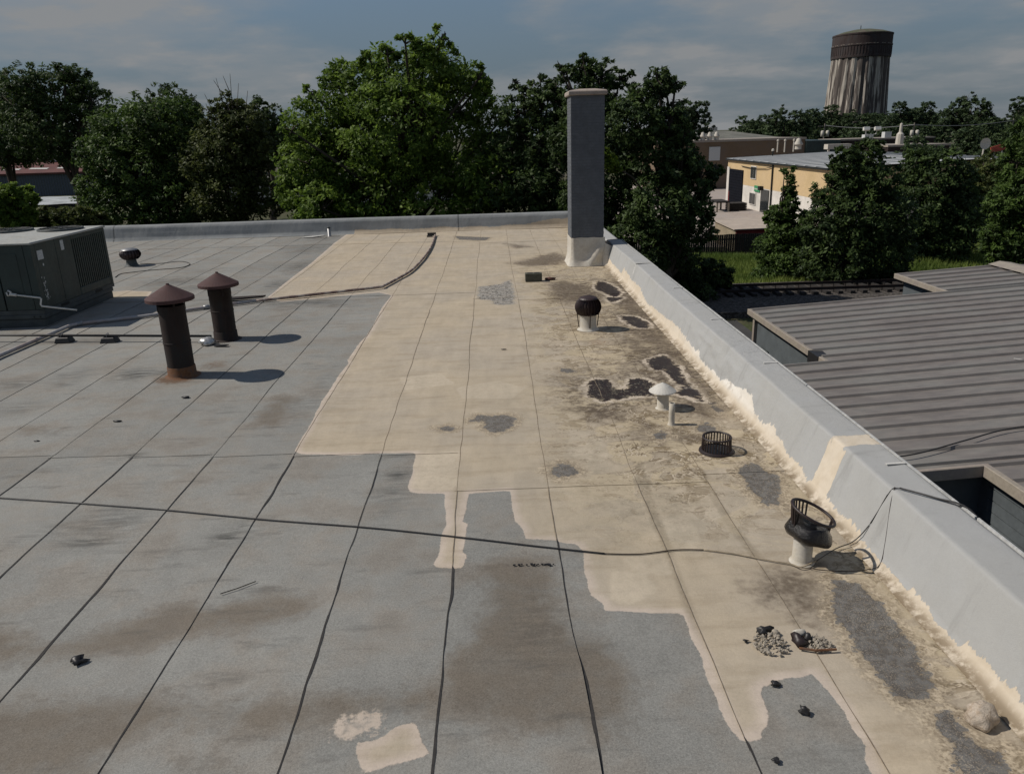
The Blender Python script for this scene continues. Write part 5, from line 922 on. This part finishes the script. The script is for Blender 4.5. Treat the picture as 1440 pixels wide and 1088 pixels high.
m = MB(); m.box(8.4, 31.3, 53.03, 53.09, -4.8, -4.7); m.box(8.4, 31.3, 53.03, 53.09, -3.95, -3.85); m.build('fence_rail', MAT['darkgap'], fe)
pl = thing('pallet_stack', 'dark stack of pallets and a table at the foot of the roller door', 'pallets', (25.5, 81, -5))
for k in range(5): m = MB(); m.box(25.2, 27.0, 82.5, 84.2, -4.98+.17*k, -4.98+.17*k+.12); m.build('pallet', MAT['darkgap'], pl)
t = thing('work_table', 'dark table with pale legs in front of the roller door', 'table', (24.6, 82.5, -5)); m = MB(); m.box(23.6, 25.0, 82, 85, -4.05, -3.9); m.build('tabletop', MAT['darkgap'], t)
for x, y in ((23.7, 82.1), (24.9, 82.1), (23.7, 84.9), (24.9, 84.9)): m = MB(); m.box(x-.09, x+.09, y-.09, y+.09, -5, -4.05); m.build('leg', MAT['trim'], t)
# ------------------------------------------------------------------ buildings further right
b2 = thing('brown_block_building', 'long low brown building with pale roof edge behind the white roofed warehouse', 'building', (40, 122, -5))
m = MB(); m.box(24, 45.5, 115, 130, -5, 1.55); m.build('wall', MAT['brownwall'], b2); m = MB(); m.box(23.9, 45.6, 114.85, 130, 1.55, 1.85); m.build('roof_edge', MAT['trim'], b2)
m = MB(); m.box(45.52, 50.5, 114.6, 129, -5, 1.35); m.build('dark_end_bay', MAT['acgreen'], b2); m = MB(); m.box(31.6, 33.2, 114.9, 114.99, -1.0, .9); m.build('window', MAT['sticker'], b2)
b3 = thing('grey_roofed_shed', 'wide low building with dusty grey sloping roof behind the brown building', 'building', (46, 155, -5))
m = MB(); m.add([(34, 148, -5), (57, 148, -5), (57, 165, -5), (34, 165, -5), (34, 148, 1.2), (57, 148, .9), (57, 165, 1.2), (34, 165, 1.5), (36, 156, 3.1), (46, 156, 3.1)], [(0, 1, 5, 4), (1, 2, 6, 5), (3, 0, 4, 7)]); m.build('wall', MAT['brownwall'], b3)
m = MB(); m.add([(33.5, 147.5, 1.2), (57.5, 147.5, 1.0), (57.5, 166, 1.3), (33.5, 166, 2), (37, 157, 3.3), (47, 157, 2.9)], [(0, 1, 5, 4), (1, 2, 5), (0, 4, 3), (3, 4, 5, 2)]); m.build('roof', MAT['greyroof'], b3)
b5 = thing('white_topped_building', 'distant building with a strip of white rooftop units left of the water tower', 'building', (43, 170, -5)); m = MB(); m.box(36, 48, 168, 175, -5, 3.0); m.build('wall', MAT['greyroof'], b5)
for k in range(6): m = MB(); m.box(42+.95*k, 42.8+.95*k, 167.5, 169, 3.0, 3.7); m.build('rooftop_unit', MAT['whitepaint'], b5)
for k, x in enumerate((29.7, 30.75, 31.75, 32.75)): cone_vent('bell_vent', '%s of four white bell vents on the brown building' % ('leftmost', 'second from the left', 'third from the left', 'rightmost')[k], x, 115.6, 1.85, .75, 'row of white bell vents')
b4 = thing('dark_flat_building', 'dark brick building with stepped pale roof edges at the far right behind the trees', 'building', (60, 112, -5))
for x0, x1, y0, z1 in ((52, 66, 118, 1.15), (50.2, 58, 100, .55), (40, 50, 78, -.35)):
    m = MB(); m.box(x0, x1, y0, y0+8, -5, z1); m.build('wall', MAT['rust'], b4); m = MB(); m.box(x0-.1, x1+.1, y0-.1, y0+8.1, z1, z1+.22); m.build('roof_edge', MAT['trim'], b4)
m = MB(); m.box(59, 60, 119, 120, 1.3, 2.2); m.build('rooftop_unit', MAT['sticker'], b4); m = MB(); m.box(56, 57.3, 119, 120, 1.3, 1.9); m.build('rooftop_unit', MAT['sticker'], b4); m = MB(); m.lathe([(.5, 0), (.45, 1.3), (.2, 1.6), (.18, 2.6), (0, 2.7)], (53.6, 104, .7), 10); m.build('roof_stack', MAT['whitepaint'], b4)
pd = thing('small_canopy_roof', 'small pale flat roof holding the satellite dish at the far right', 'shelter', (47, 75, -5)); m = MB(); m.box(45.2, 48.6, 74, 77, -.28, -.05); m.build('roof', MAT['trim'], pd); m = MB(); m.box(45.4, 48.4, 74.2, 76.8, -5, -.28); m.build('wall', MAT['rust'], pd)
t = thing('satellite_dish', 'white satellite dish on a post at the far right', 'satellite dish', (46.8, 75, -.05)); m = MB(); m.tube([(46.8, 75, -.05), (46.85, 75, 1.1)], .07, 6); m.build('post', MAT['whitepaint'], t)
m = MB(); rg = []
for r, d in ((0, .18), (.3, .12), (.52, 0)):
    for k in range(16): a = 2*PI*k/16; rg.append((46.85+r*math.cos(a), 74.85+d*.8, 1.3+r*math.sin(a)))
m.add(rg, [(i*16+k, i*16+(k+1) % 16, (i+1)*16+(k+1) % 16, (i+1)*16+k) for i in range(2) for k in range(16)]); m.build('dish', MAT['whitepaint'], t, True)
t = thing('red_sign', 'small red and white sign in leaves right of the satellite dish', 'sign', (50.3, 78, -.8)); m = MB(); m.obox((50.2, 78, .75), (1, 0, .25), (0, 1, 0), (-.25, 0, 1), .75, .05, .28); m.build('panel', simple('faded_red', (.35, .07, .045), .7, .3, 3), t); m = MB(); m.tube([(49.8, 78, .5), (49.8, 78, -5)], .06, 5); m.tube([(50.6, 78, .5), (50.6, 78, -5)], .06, 5); m.build('posts', MAT['whitepaint'], t)
# poles, lamps and wires
MAT['polewood'] = simple('grey_pole', (.16, .14, .12), .9, .2, 3)
lp_ = thing('light_pole', 'slim pale light pole with two floodlights in front of the far roofs', 'lamp post', (45.4, 95, -5)); m = MB(); m.tube([(45.4, 95, -5), (45.4, 95, 2.3)], [.12, .08], 8); m.tube([(44.75, 95, 2.6), (44.8, 95, 2.25), (45.4, 95, 2.1), (46.0, 95, 2.25), (46.1, 95, 2.7)], .06, 6); m.build('pole', MAT['pvc'], lp_)
for x in (44.75, 46.1): m = MB(); m.obox((x, 94.9, 2.85), (1, 0, 0), (0, .9, -.3), (0, .3, .9), .35, .2, .2); m.build('floodlight', MAT['pvc'], lp_)
up = []
for k, (x, y, zt_, lab) in enumerate([(58.6, 140, 3.7, 'left utility pole carrying white transformers before the treeline'), (70.2, 132, 3.4, 'middle thin utility pole under the distant wire'), (92, 140, 3.6, 'right utility pole at the end of the distant wire')]):
    t = thing('utility_pole', lab, 'utility pole', (x, y, -5), 'utility poles'); m = MB(); m.tube([(x, y, -5), (x, y, zt_)], [.17, .1], 7); m.build('pole', MAT['polewood'], t); m = MB(); m.box(x-1.1, x+1.1, y-.06, y+.06, zt_-.5, zt_-.38); m.build('crossarm', MAT['polewood'], t)
    if k < 2:
        for dx in (-.45, .45): m = MB(); m.lathe([(.0, 0), (.28, .02), (.28, .95), (.1, 1.05), (0, 1.05)], (x+dx, y-.35, zt_-2.2), 10); m.build('transformer', MAT['whitepaint'], t, True)
    up.append(Vector((x, y, zt_-.3)))
for a, b, lab in ((0, 1, 'left span'), (1, 2, 'right span')):
    pa, pb = up[a], up[b]; m = MB(); m.tube([pa.lerp(pb, s/12)+Vector((0, 0, -.5*4*(s/12)*(1-s/12))) for s in range(13)], .05, 5); tag(m.build('power_line', MAT['steel']), 'thin grey wire between the distant utility poles, %s' % lab, 'power line')
# ------------------------------------------------------------------ water tower
X, Y = 136.4, 300.; wt_ = thing('water_tower', 'tall round masonry water tower with dark band and streaked fluted shaft above the far trees', 'water tower', (X, Y, -5))
def shaft_material():
    m = NT('streaked_masonry'); m.objco(); sp = m.n('ShaderNodeSeparateXYZ'); m.l(m.pos, sp.inputs[0]); an = m.op('ARCTAN2', sp.outputs[0], sp.outputs[1])
    cb_ = m.n('ShaderNodeCombineXYZ'); m.l(m.mul(an, 5.2), cb_.inputs[0]); m.l(m.mul(sp.outputs[2], .035), cb_.inputs[1]); m.pos = cb_.outputs[0]; s = m.noise(1.6, 3, .5); s2 = m.noise(6, 4, .6)
    c = m.mix(m.sm(m.mad(m.add(s2, -.5), .25, s), .50, .58), (.088, .074, .066, 1), (.38, .345, .295, 1)); m.color(m.scale(c, m.sm(s2, .3, .7, .75, 1.2))); m.rough(.9); return m.m
sm_m = shaft_material(); m = MB(); n = 72; vs = []
for z, r in ((0, 11.3), (8, 10.9), (16, 10.45), (24, 10.0), (31.4, 9.65)):
    for k in range(n): a = 2*PI*k/n; q = r*(1+(.022 if (k % 3) else -.02)); vs.append((X+q*math.cos(a), Y+q*math.sin(a), -5+z))
m.add(vs, [(i*n+k, i*n+(k+1) % n, (i+1)*n+(k+1) % n, (i+1)*n+k) for i in range(4) for k in range(n)]); m.build('shaft', sm_m, wt_)
MAT['tband'] = simple('dark_weathered_brick_band', (.050, .036, .034), .9, .35, .6, c2=(.038, .033, .033), st=(1, 1, .5)); m = MB()
m.lathe([(9.7, 26.1), (10.15, 26.15), (10.2, 26.9), (10.1, 27.0), (10.1, 29.9), (10.28, 30.0), (10.28, 30.4), (10.12, 30.5), (10.12, 33.5), (10.25, 33.6), (10.25, 34.1)], (X, Y, 0), 64); m.build('tank_band', MAT['tband'], wt_)
m = MB()
for k in range(64): a = 2*PI*k/64; m.obox((X+10.13*math.cos(a), Y+10.13*math.sin(a), 28.4), (-math.sin(a), math.cos(a), 0), (math.cos(a), math.sin(a), 0), (0, 0, 1), .2, .09, 1.35)
m.build('band_pilaster', MAT['tband'], wt_)
m = MB()
for k in range(40):
    a = PI*(.75+.03*k); 
    if k % 3: m.obox((X+10.3*math.cos(a), Y+10.3*math.sin(a), 30.45), (-math.sin(a), math.cos(a), 0), (math.cos(a), math.sin(a), 0), (0, 0, 1), .33, .03, .07)
m.build('pale_ledge', MAT['trim'], wt_)
m = MB(); m.lathe([(10.25, 34.1), (9.9, 34.2), (7, 35.1), (3.5, 35.75), (0, 36.0)], (X, Y, 0), 48); m.build('dome_roof', simple('mossy_dome', (.075, .085, .05), .95, .25, .4, c2=(.09, .075, .06)), wt_, True); m = MB(); m.tube([(X-1, Y, 35.8), (X-1, Y, 37.2)], .12, 6); m.build('aerial', MAT['acdark'], wt_)
# ------------------------------------------------------------------ buildings on the left
b6 = thing('red_roofed_warehouse', 'blue grey metal warehouse with dark red roof and white skylight strips', 'warehouse', (-90, 150, -5))
m = MB(); m.box(-125, -68, 150, 168, -5, -.85); m.build('wall', MAT['bluewall'], b6); m = MB()
for k in range(120): x = -125+k*.475; m.box(x, x+.12, 149.94, 150, -5, -.85)
m.build('wall_ribs', simple('blue_steel_siding', (.095, .115, .15), .7, .12, .5), b6)
def redz(y): return -.8+(y-149.5)*.16
m = MB(); m.add([(-126, 149.5, -.8), (-67, 149.5, -.8), (-67, 160, redz(160)), (-126, 160, redz(160)), (-67, 170, -.8), (-126, 170, -.8), (-126, 149.5, -1.1), (-67, 149.5, -1.1)], [(0, 1, 2, 3), (3, 2, 4, 5), (6, 7, 1, 0)]); m.build('roof', simple('dark_red_metal_roof', (.105, .038, .030), .7, .2, .4), b6)
for k in range(6): x = -97.5+k*5.2; m = MB(); m.add([(x, 153, redz(153)+.06), (x+3.6, 152.6, redz(152.6)+.06), (x+3.5, 153.8, redz(153.8)+.06), (x-.1, 154.2, redz(154.2)+.06)], [(0, 1, 2, 3)]); m.build('skylight_strip', MAT['pale'], b6)
for k in range(3): x = -92+k*5.5; m = MB(); m.box(x, x+1.6, 159.4, 160.6, 1.0, 1.6); m.build('ridge_vent', MAT['sticker'], b6)
b7 = thing('hip_roofed_house', 'small house with grey hip roof behind the red roofed warehouse', 'house', (-84, 175, -5)); m = MB(); m.box(-98, -76, 172, 182, -5, 1.4); m.build('wall', simple('grey_house_wall', (.16, .15, .13), .9, .15, 1), b7)
m = MB(); m.add([(-99, 171, 1.4), (-75, 171, 1.4), (-75, 183, 1.4), (-99, 183, 1.4), (-92, 177, 4.2), (-79, 177, 4.2)], [(0, 1, 5, 4), (1, 2, 5), (2, 3, 4, 5), (3, 0, 4)]); m.build('roof', MAT['greyroof'], b7)
for x in (-93, -82): m = MB(); m.box(x, x+.9, 171.8, 172, .1, 1.1); m.build('window', MAT['sticker'], b7)
t = thing('white_tarp_roof', 'low pale crinkled flat roof in front of the blue grey warehouse', 'shelter', (-62, 118, -5)); vs = []
for a in range(13):
    for b in range(5): vs.append((-69+a*1.15, 114+b*2.4, -4.15+.12*b+.12*(vnoise(np.array([a*1.1]), np.array([b*1.3]), 71)[0]-.5)))
link_mesh('roof', vs, [(a*5+b, a*5+5+b, a*5+6+b, a*5+b+1) for a in range(12) for b in range(4)], simple('pale_tarp', (.33, .35, .35), .8, .3, .6), t); m = MB(); m.box(-68.8, -55.4, 114.2, 123, -5, -4.3); m.build('wall', MAT['acdark'], t)
t = thing('pale_shed', 'pale low building glimpsed through the gap between the trees at left', 'building', (-30, 110, -5)); m = MB(); m.box(-36, -2, 110, 118, -5, -1.6); m.build('wall', MAT['offwhite'], t); m = MB(); m.box(-36.3, -1.7, 109.7, 118, -1.6, -1.3); m.build('roof', MAT['greyroof'], t)
# ------------------------------------------------------------------ trees
def crown_mesh(lobes, n, size, seed, shell=.55):
    r = np.random.default_rng(seed); L = np.array([(x, y, z, q) for x, y, z, q in lobes]); wgt = L[:, 3]**2; wgt /= wgt.sum(); nc = max(8, n//26)
    ci = r.choice(len(L), nc, p=wgt); d = r.normal(size=(nc, 3)); d /= np.linalg.norm(d, axis=1)[:, None]; rad = shell+(1.04-shell)*r.random(nc)**.6
    c = L[ci, :3]+d*(L[ci, 3]*rad)[:, None]*np.array([1, 1, .92])
    depth = np.full(nc, -9.)
    for l in L: depth = np.maximum(depth, 1-np.linalg.norm((c-l[:3])/l[3], axis=1))
    keep = depth < .62; c, d, ci = c[keep], d[keep], ci[keep]; nc = len(c); per = int(n/nc)
    cr = np.clip(.22*L[ci, 3], .16, .5)*r.uniform(.6, 1.3, nc); ctone = np.clip(r.normal(.45, .24, nc)+.12*d[:, 2], 0, 1)
    C_ = np.repeat(c, per, 0); D_ = np.repeat(d, per, 0); R_ = np.repeat(cr, per); T_ = np.repeat(ctone, per); N = len(C_)
    off = r.normal(size=(N, 3)); off /= np.linalg.norm(off, axis=1)[:, None]; p = C_+off*(R_*r.random(N)**.45)[:, None]*np.array([1, 1, .7])
    nr = D_*.5+np.array([0, 0, .55])+r.normal(0, .55, (N, 3)); nr /= np.linalg.norm(nr, axis=1)[:, None]
    t = np.cross(nr, r.normal(size=(N, 3))); t /= np.linalg.norm(t, axis=1)[:, None]+1e-9; b = np.cross(nr, t); s = size*r.uniform(.55, 1.35, N)
    V = np.stack([p-t*s[:, None], p+b*(s*.42)[:, None]-nr*(s*.12)[:, None], p+t*s[:, None]-nr*(s*.25)[:, None], p-b*(s*.42)[:, None]-nr*(s*.12)[:, None]], 1).reshape(-1, 3)
    i = np.arange(N)*4; F = np.concatenate([np.stack([i, i+1, i+2], 1), np.stack([i, i+2, i+3], 1)])
    return V, F, np.repeat(np.clip(T_+r.normal(0, .13, N), 0, 1), 4)
def fast_mesh(name, V, F, mat, parent, attrs):
    o0 = np.array(wloc(parent)); me = bpy.data.meshes.new(name); me.vertices.add(len(V)); me.vertices.foreach_set('co', (V-o0).astype(np.float32).ravel()); me.loops.add(F.size); me.loops.foreach_set('vertex_index', F.astype(np.int32).ravel())
    me.polygons.add(len(F)); me.polygons.foreach_set('loop_start', np.arange(0, F.size, 3, dtype=np.int32)); me.polygons.foreach_set('loop_total', np.full(len(F), 3, np.int32)); me.update(calc_edges=True); me.materials.append(mat)
    for k, v in attrs.items(): me.attributes.new(k, 'FLOAT', 'POINT').data.foreach_set('value', v.astype(np.float32))
    return link_obj(name, me, parent, wloc(parent))
def tree(name, lab, cat, lobes, n, size, leaf, seed, grp, base=None, trunkr=.22, twigs=None, limbs=True):
    r = random.Random(seed); xs = np.array([l[0] for l in lobes]); ys = np.array([l[1] for l in lobes]); zs = np.array([l[2] for l in lobes])
    bx_, by_ = base or (float(np.average(xs)), float(np.average(ys))); t = thing(name, lab, cat, (bx_, by_, -5), grp); m = MB()
    zm = float(zs.mean()); top = float(zs.max()); pts = [Vector((bx_+.25*math.sin(k*1.3+seed), by_, -5.1+(top+5)*.85*k/6)) for k in range(7)]; m.tube(pts, [trunkr*(1.25-.17*k) for k in range(7)], 9)
    if limbs:
        for x, y, z, q in lobes:
            s = pts[min(5, max(1, int((z+5-q)/(top+5)/.85*6*.7)))]; e = Vector((x, y, z)); mid = s.lerp(e, .5)+Vector((r.uniform(-.3, .3), r.uniform(-.3, .3), .25*q)); m.tube([s, mid, e, e+(e-mid).normalized()*q*.5], [trunkr*.5, trunkr*.3, trunkr*.15, .02], 6)
            for k in range(4): a = Vector((r.gauss(0, 1), r.gauss(0, 1), r.gauss(.4, .8))).normalized()*q*.9; m.tube([e, e+a*.5+Vector((0, 0, .1*q)), e+a], [trunkr*.13, .025, .01], 4)
    m.build('trunk', MAT['bark'], t, True)
    V, F, T = crown_mesh(lobes, n, size, seed); fast_mesh('crown', V, F, LEAF[leaf], t, {'tone': T})
    if twigs:
        m = MB()
        for p in twigs: m.tube(p, [.03, .018, .01][:len(p)] if len(p) <= 3 else .02, 4)
        m.build('bare_twigs', MAT['bark'], t)
    return t
def lob(key, depth=.75, seed=0):
    Yc, L = DATA['trees'][key]; r = random.Random(seed+len(key)*7+int(Yc)); hw = (max(l[0] for l in L)-min(l[0] for l in L))/2; out = []
    for x, z, q in L: k = r.uniform(-1, 1)*depth*max(hw*.6-q*.3, .3); out.append((x*(1+k/Yc), Yc+k, 3.35+(z-3.35)*(1+k/Yc), q))
    # fill the back and the far side so that the crown is round
    for x, z, q in L[::2]: out.append((x+r.uniform(-.5, .5), Yc+hw*.55*r.uniform(.5, 1.), z-.25*q, q*.85))
    return out
G = 'trees around the roof'
tree('broad_tree', 'tallest and brightest green tree, broad and leafy behind the middle of the far parapet', 'tree', lob('T4'), 88000, .135, 'bright', 1, G, (-4.2, 42.4), .34)
tree('dark_tree', 'narrow dark tree directly left of the chimney top', 'tree', lob('T5'), 34000, .105, 'dark', 2, G, None, .2)
tree('dark_tree', 'dark upright tree directly behind the chimney', 'tree', lob('T6'), 34000, .105, 'dark', 3, G, None, .22)
t7 = tree('dark_tree', 'dark spreading tree right of the chimney, hanging over the right parapet', 'tree', lob('T7'), 52000, .105, 'dark', 4, G, None, .26)
tree('dense_tree', 'big near black tree at the far left above the red roof', 'tree', lob('T1'), 34000, .17, 'dark', 5, G, None, .4)
tree('dense_tree', 'dark tree cut off by the left edge of the picture', 'tree', lob('T1b'), 16000, .19, 'dark', 6, G, None, .35)
tree('bushy_tree', 'wide bushy mid green tree left of centre beside the red roofed warehouse', 'tree', lob('T2'), 56000, .125, 'mid', 7, G, None, .25)
tree('dense_tree', 'small dark round tree top showing above the bushy mid green tree', 'tree', lob('T2b'), 9000, .18, 'dark', 8, G, None, .3)
cxt = [(-13.9-.25*k, 46, 5.2) for k in range(5)]
def tw(x, z0, z1, dx): return [(x, 46, z0), (x+dx*.5, 46, (z0+z1)/2), (x+dx, 46, z1)]
tree('olive_tree', 'pointed olive tree with bare twigs sticking out of its top', 'tree', lob('T3'), 40000, .115, 'olive', 9, G, None, .2,
     [tw(-14.6, 4.6, 6.8, -.35), tw(-14.3, 4.8, 7.0, .15), tw(-14.1, 4.8, 6.5, .35), tw(-14.5, 5.6, 6.7, -.6), tw(-14.25, 5.9, 6.9, -.3), tw(-15.2, 4.6, 6.0, -.5), tw(-13.6, 4.9, 6.1, .3), tw(-15.5, 4.5, 5.5, -.2)])
tree('dense_tree', 'dark tree top between the twiggy olive tree and the broad bright tree', 'tree', lob('T3b'), 12000, .17, 'dark', 10, G, None, .3)
tree('far_round_tree', 'round dark tree beyond the warehouses right of the chimney', 'tree', lob('T8'), 9000, .26, 'far', 11, 'far trees')
tree('slender_tree', 'slender tree with a thin tip in front of the tan warehouse wall', 'tree', lob('T10'), 34000, .10, 'mid', 12, G, None, .14)
tree('dense_tree', 'dense dark green tree directly right of the slender tree', 'tree', lob('T11'), 52000, .115, 'dark', 13, G, None, .26)
tree('dense_tree', 'dense dark tree behind the ribbed metal roof, right of the other dense tree', 'tree', lob('T12'), 46000, .125, 'dark', 14, G, None, .26)
tree('light_tree', 'lighter green feathery tree cut off by the right edge of the picture', 'tree', lob('T13'), 36000, .10, 'mid', 15, G, None, .2)
tree('olive_bush', 'olive green bushy tree under the satellite dish at the far right', 'tree', lob('T14'), 20000, .15, 'olive', 16, G, None, .2)
tree('leafy_bush', 'leafy bright bush rising at the left edge behind the air conditioner', 'bush', lob('T15'), 15000, .12, 'bright', 17, 'bushes', None, .1)
tree('shrub', 'dark shrub at the near edge of the grass beside the railway', 'bush', lob('S1'), 12000, .09, 'dark', 18, 'bushes', None, .08)
tree('shrub', 'dark shrub hugging the outside of our right parapet', 'bush', lob('S2'), 12000, .09, 'dark', 19, 'bushes', None, .08)
tree('low_hedge', 'low olive hedge behind the far parapet at left', 'hedge', lob('H1'), 14000, .11, 'olive', 20, 'bushes', None, .08)
V, F, T = crown_mesh([(4.45, 31.6, 2.55, .26), (4.62, 31.7, 2.35, .3), (4.8, 31.6, 2.15, .28), (4.95, 31.7, 2.0, .22)], 2400, .085, 21); fast_mesh('sun_tinted_foliage', V, F, LEAF['lime'], t7, {'tone': T})  # sunlit look of this branch is put into its yellow-green leaf colour
m = MB(); m.tube([(7.0, 35.6, .6), (6.0, 33.5, 1.5), (4.6, 31.7, 2.3)], [.06, .04, .015], 5); m.build('branch', MAT['bark'], t7)
# undergrowth below the crowns, along the back of our roof
ug = 0
for k, (x, y, z, q) in enumerate([(-9.5, 40, -1.6, 1.5), (-6.5, 39, -2., 1.4), (-3.2, 39.5, -1.8, 1.6), (.2, 38, -1.9, 1.5), (2.6, 37, -1.6, 1.4), (-12.5, 42, -1.7, 1.5)]):
    if k == 0: u0 = tree('understorey_bush', 'green bush under the trees behind the far parapet, leftmost but one of a row', 'bush', [(x, y, z-.6, q), (x+.9, y+.3, z-1.2, q*.8), (x-.9, y, z-1.1, q*.85), (x, y, z-2.2, q)], 9000, .12, 'mid', 30, 'bushes under the trees', None, .08)
    else: dup(u0, (x, y, -5+.15*math.sin(k*2.)), 'green bush under the trees behind the far parapet, ' + ('third of the row from the left', 'fourth of the row from the left', 'second of the row from the right', 'rightmost of a row', 'leftmost of a row')[k-1], None, (1, 1, 1), k*1.1)
# distant treeline: three kinds, copied; the woods beyond it are one mass
protos = []; PM = []
for s_ in range(3):
    rr = random.Random(40+s_); L = [(rr.uniform(-4, 4), rr.uniform(-3, 3), rr.uniform(1.0, 7.5), rr.uniform(2.2, 3.4)) for _ in range(11)] + [(rr.uniform(-1.5, 1.5), 0, 9.2, 2.2)]
    bx_, by_ = ((79, 215), (98, 230), (116, 225))[s_]; L = [(x+bx_, y+by_, z-2, q) for x, y, z, q in L]
    protos.append(tree('treeline_tree', ('round headed distant tree standing clear at the left end of the treeline', 'distant tree at the left foot of the water tower', 'distant tree at the right foot of the water tower')[s_], 'tree', L, 15000, .34, 'far', 50+s_, 'far trees', (bx_, by_), .4))
    PM.append([c_.data for c_ in protos[-1].children if c_.name.startswith('crown')][0])
for k, (x, y, s_, lb) in enumerate([(107, 235, .9, 'distant tree hiding the middle of the water tower base'), (88, 225, .86, 'distant tree between the treeline end and the water tower'), (127, 235, 1.0, 'distant tree second to the right of the water tower'), (141, 235, 1.18, 'highest distant tree in the treeline at the far right'), (152, 230, 1.05, 'distant tree cut by the right picture edge'), (93, 132, .66, 'dark tree behind the stepped dark building, left of the thin utility pole'), (71, 138, .62, 'dark tree below the water tower before the treeline'), (84, 122, .68, 'dark tree behind the satellite dish'), (64, 96, .52, 'dark tree rising behind the red and white sign'), (57, 88, .45, 'dark tree left of the satellite dish'), (68, 224, .62, 'small distant tree beside the white rooftop units'), (77, 152, .7, 'dark tree right below the water tower'), (100, 150, .74, 'dark tree at the right end of the distant wire'), (38.5, 72, .47, 'dark tree hiding the near end of the white roof'), (45.5, 84, .5, 'dark tree between the white roof and the satellite dish')]):
    dup(protos[k % 3], (x, y, -5), lb, 'far trees', (s_*1.1, s_, s_), k*1.7)
rr = random.Random(77); r = np.random.default_rng(5); VV = []; FF = []; TT = []; n0 = 0
def wood(x, y, s_):
    global n0
    me = PM[rr.randrange(3)]; V = np.empty(len(me.vertices)*3, np.float32); me.vertices.foreach_get('co', V); V = V.reshape(-1, 3); F = np.empty(len(me.loops), np.int32); me.loops.foreach_get('vertex_index', F); T = np.empty(len(V), np.float32); me.attributes['tone'].data.foreach_get('value', T)
    keep = rr.random()*.0+.33; nl = len(V)//4; sel = r.random(nl) < keep; idx = np.repeat(sel, 4); mp = np.cumsum(idx)-1
    F = F.reshape(-1, 3); F = F[idx[F[:, 0]]]; a = rr.uniform(0, 6); c, q = math.cos(a), math.sin(a); V = V[idx]*[s_*1.15, s_*1.15, s_]; mean = V.reshape(-1, 4, 3).mean(1).repeat(4, 0); V = mean+(V-mean)*1.5
    V = np.stack([V[:, 0]*c-V[:, 1]*q+x, V[:, 0]*q+V[:, 1]*c+y, V[:, 2]-5], 1); VV.append(V); FF.append(mp[F]+n0); TT.append(T[idx]); n0 += len(V)
for k in range(34): wood(60+k*3.6+rr.uniform(-2, 2), rr.uniform(245, 290), rr.uniform(.72, .95)*(1 if k > 5 else .62))
for k in range(16): wood(66+k*5.2+rr.uniform(-2, 2), rr.uniform(160, 200), rr.uniform(.5, .66))
for k in range(40): wood(-170+k*5.6+rr.uniform(-2, 2), rr.uniform(215, 260), rr.uniform(.82, 1.05) if k < 28 else rr.uniform(.5, .6))
o = fast_mesh('far_wood', np.concatenate(VV), np.concatenate(FF), LEAF['far'], None, {'tone': np.concatenate(TT)}); tag(o, kind='stuff')
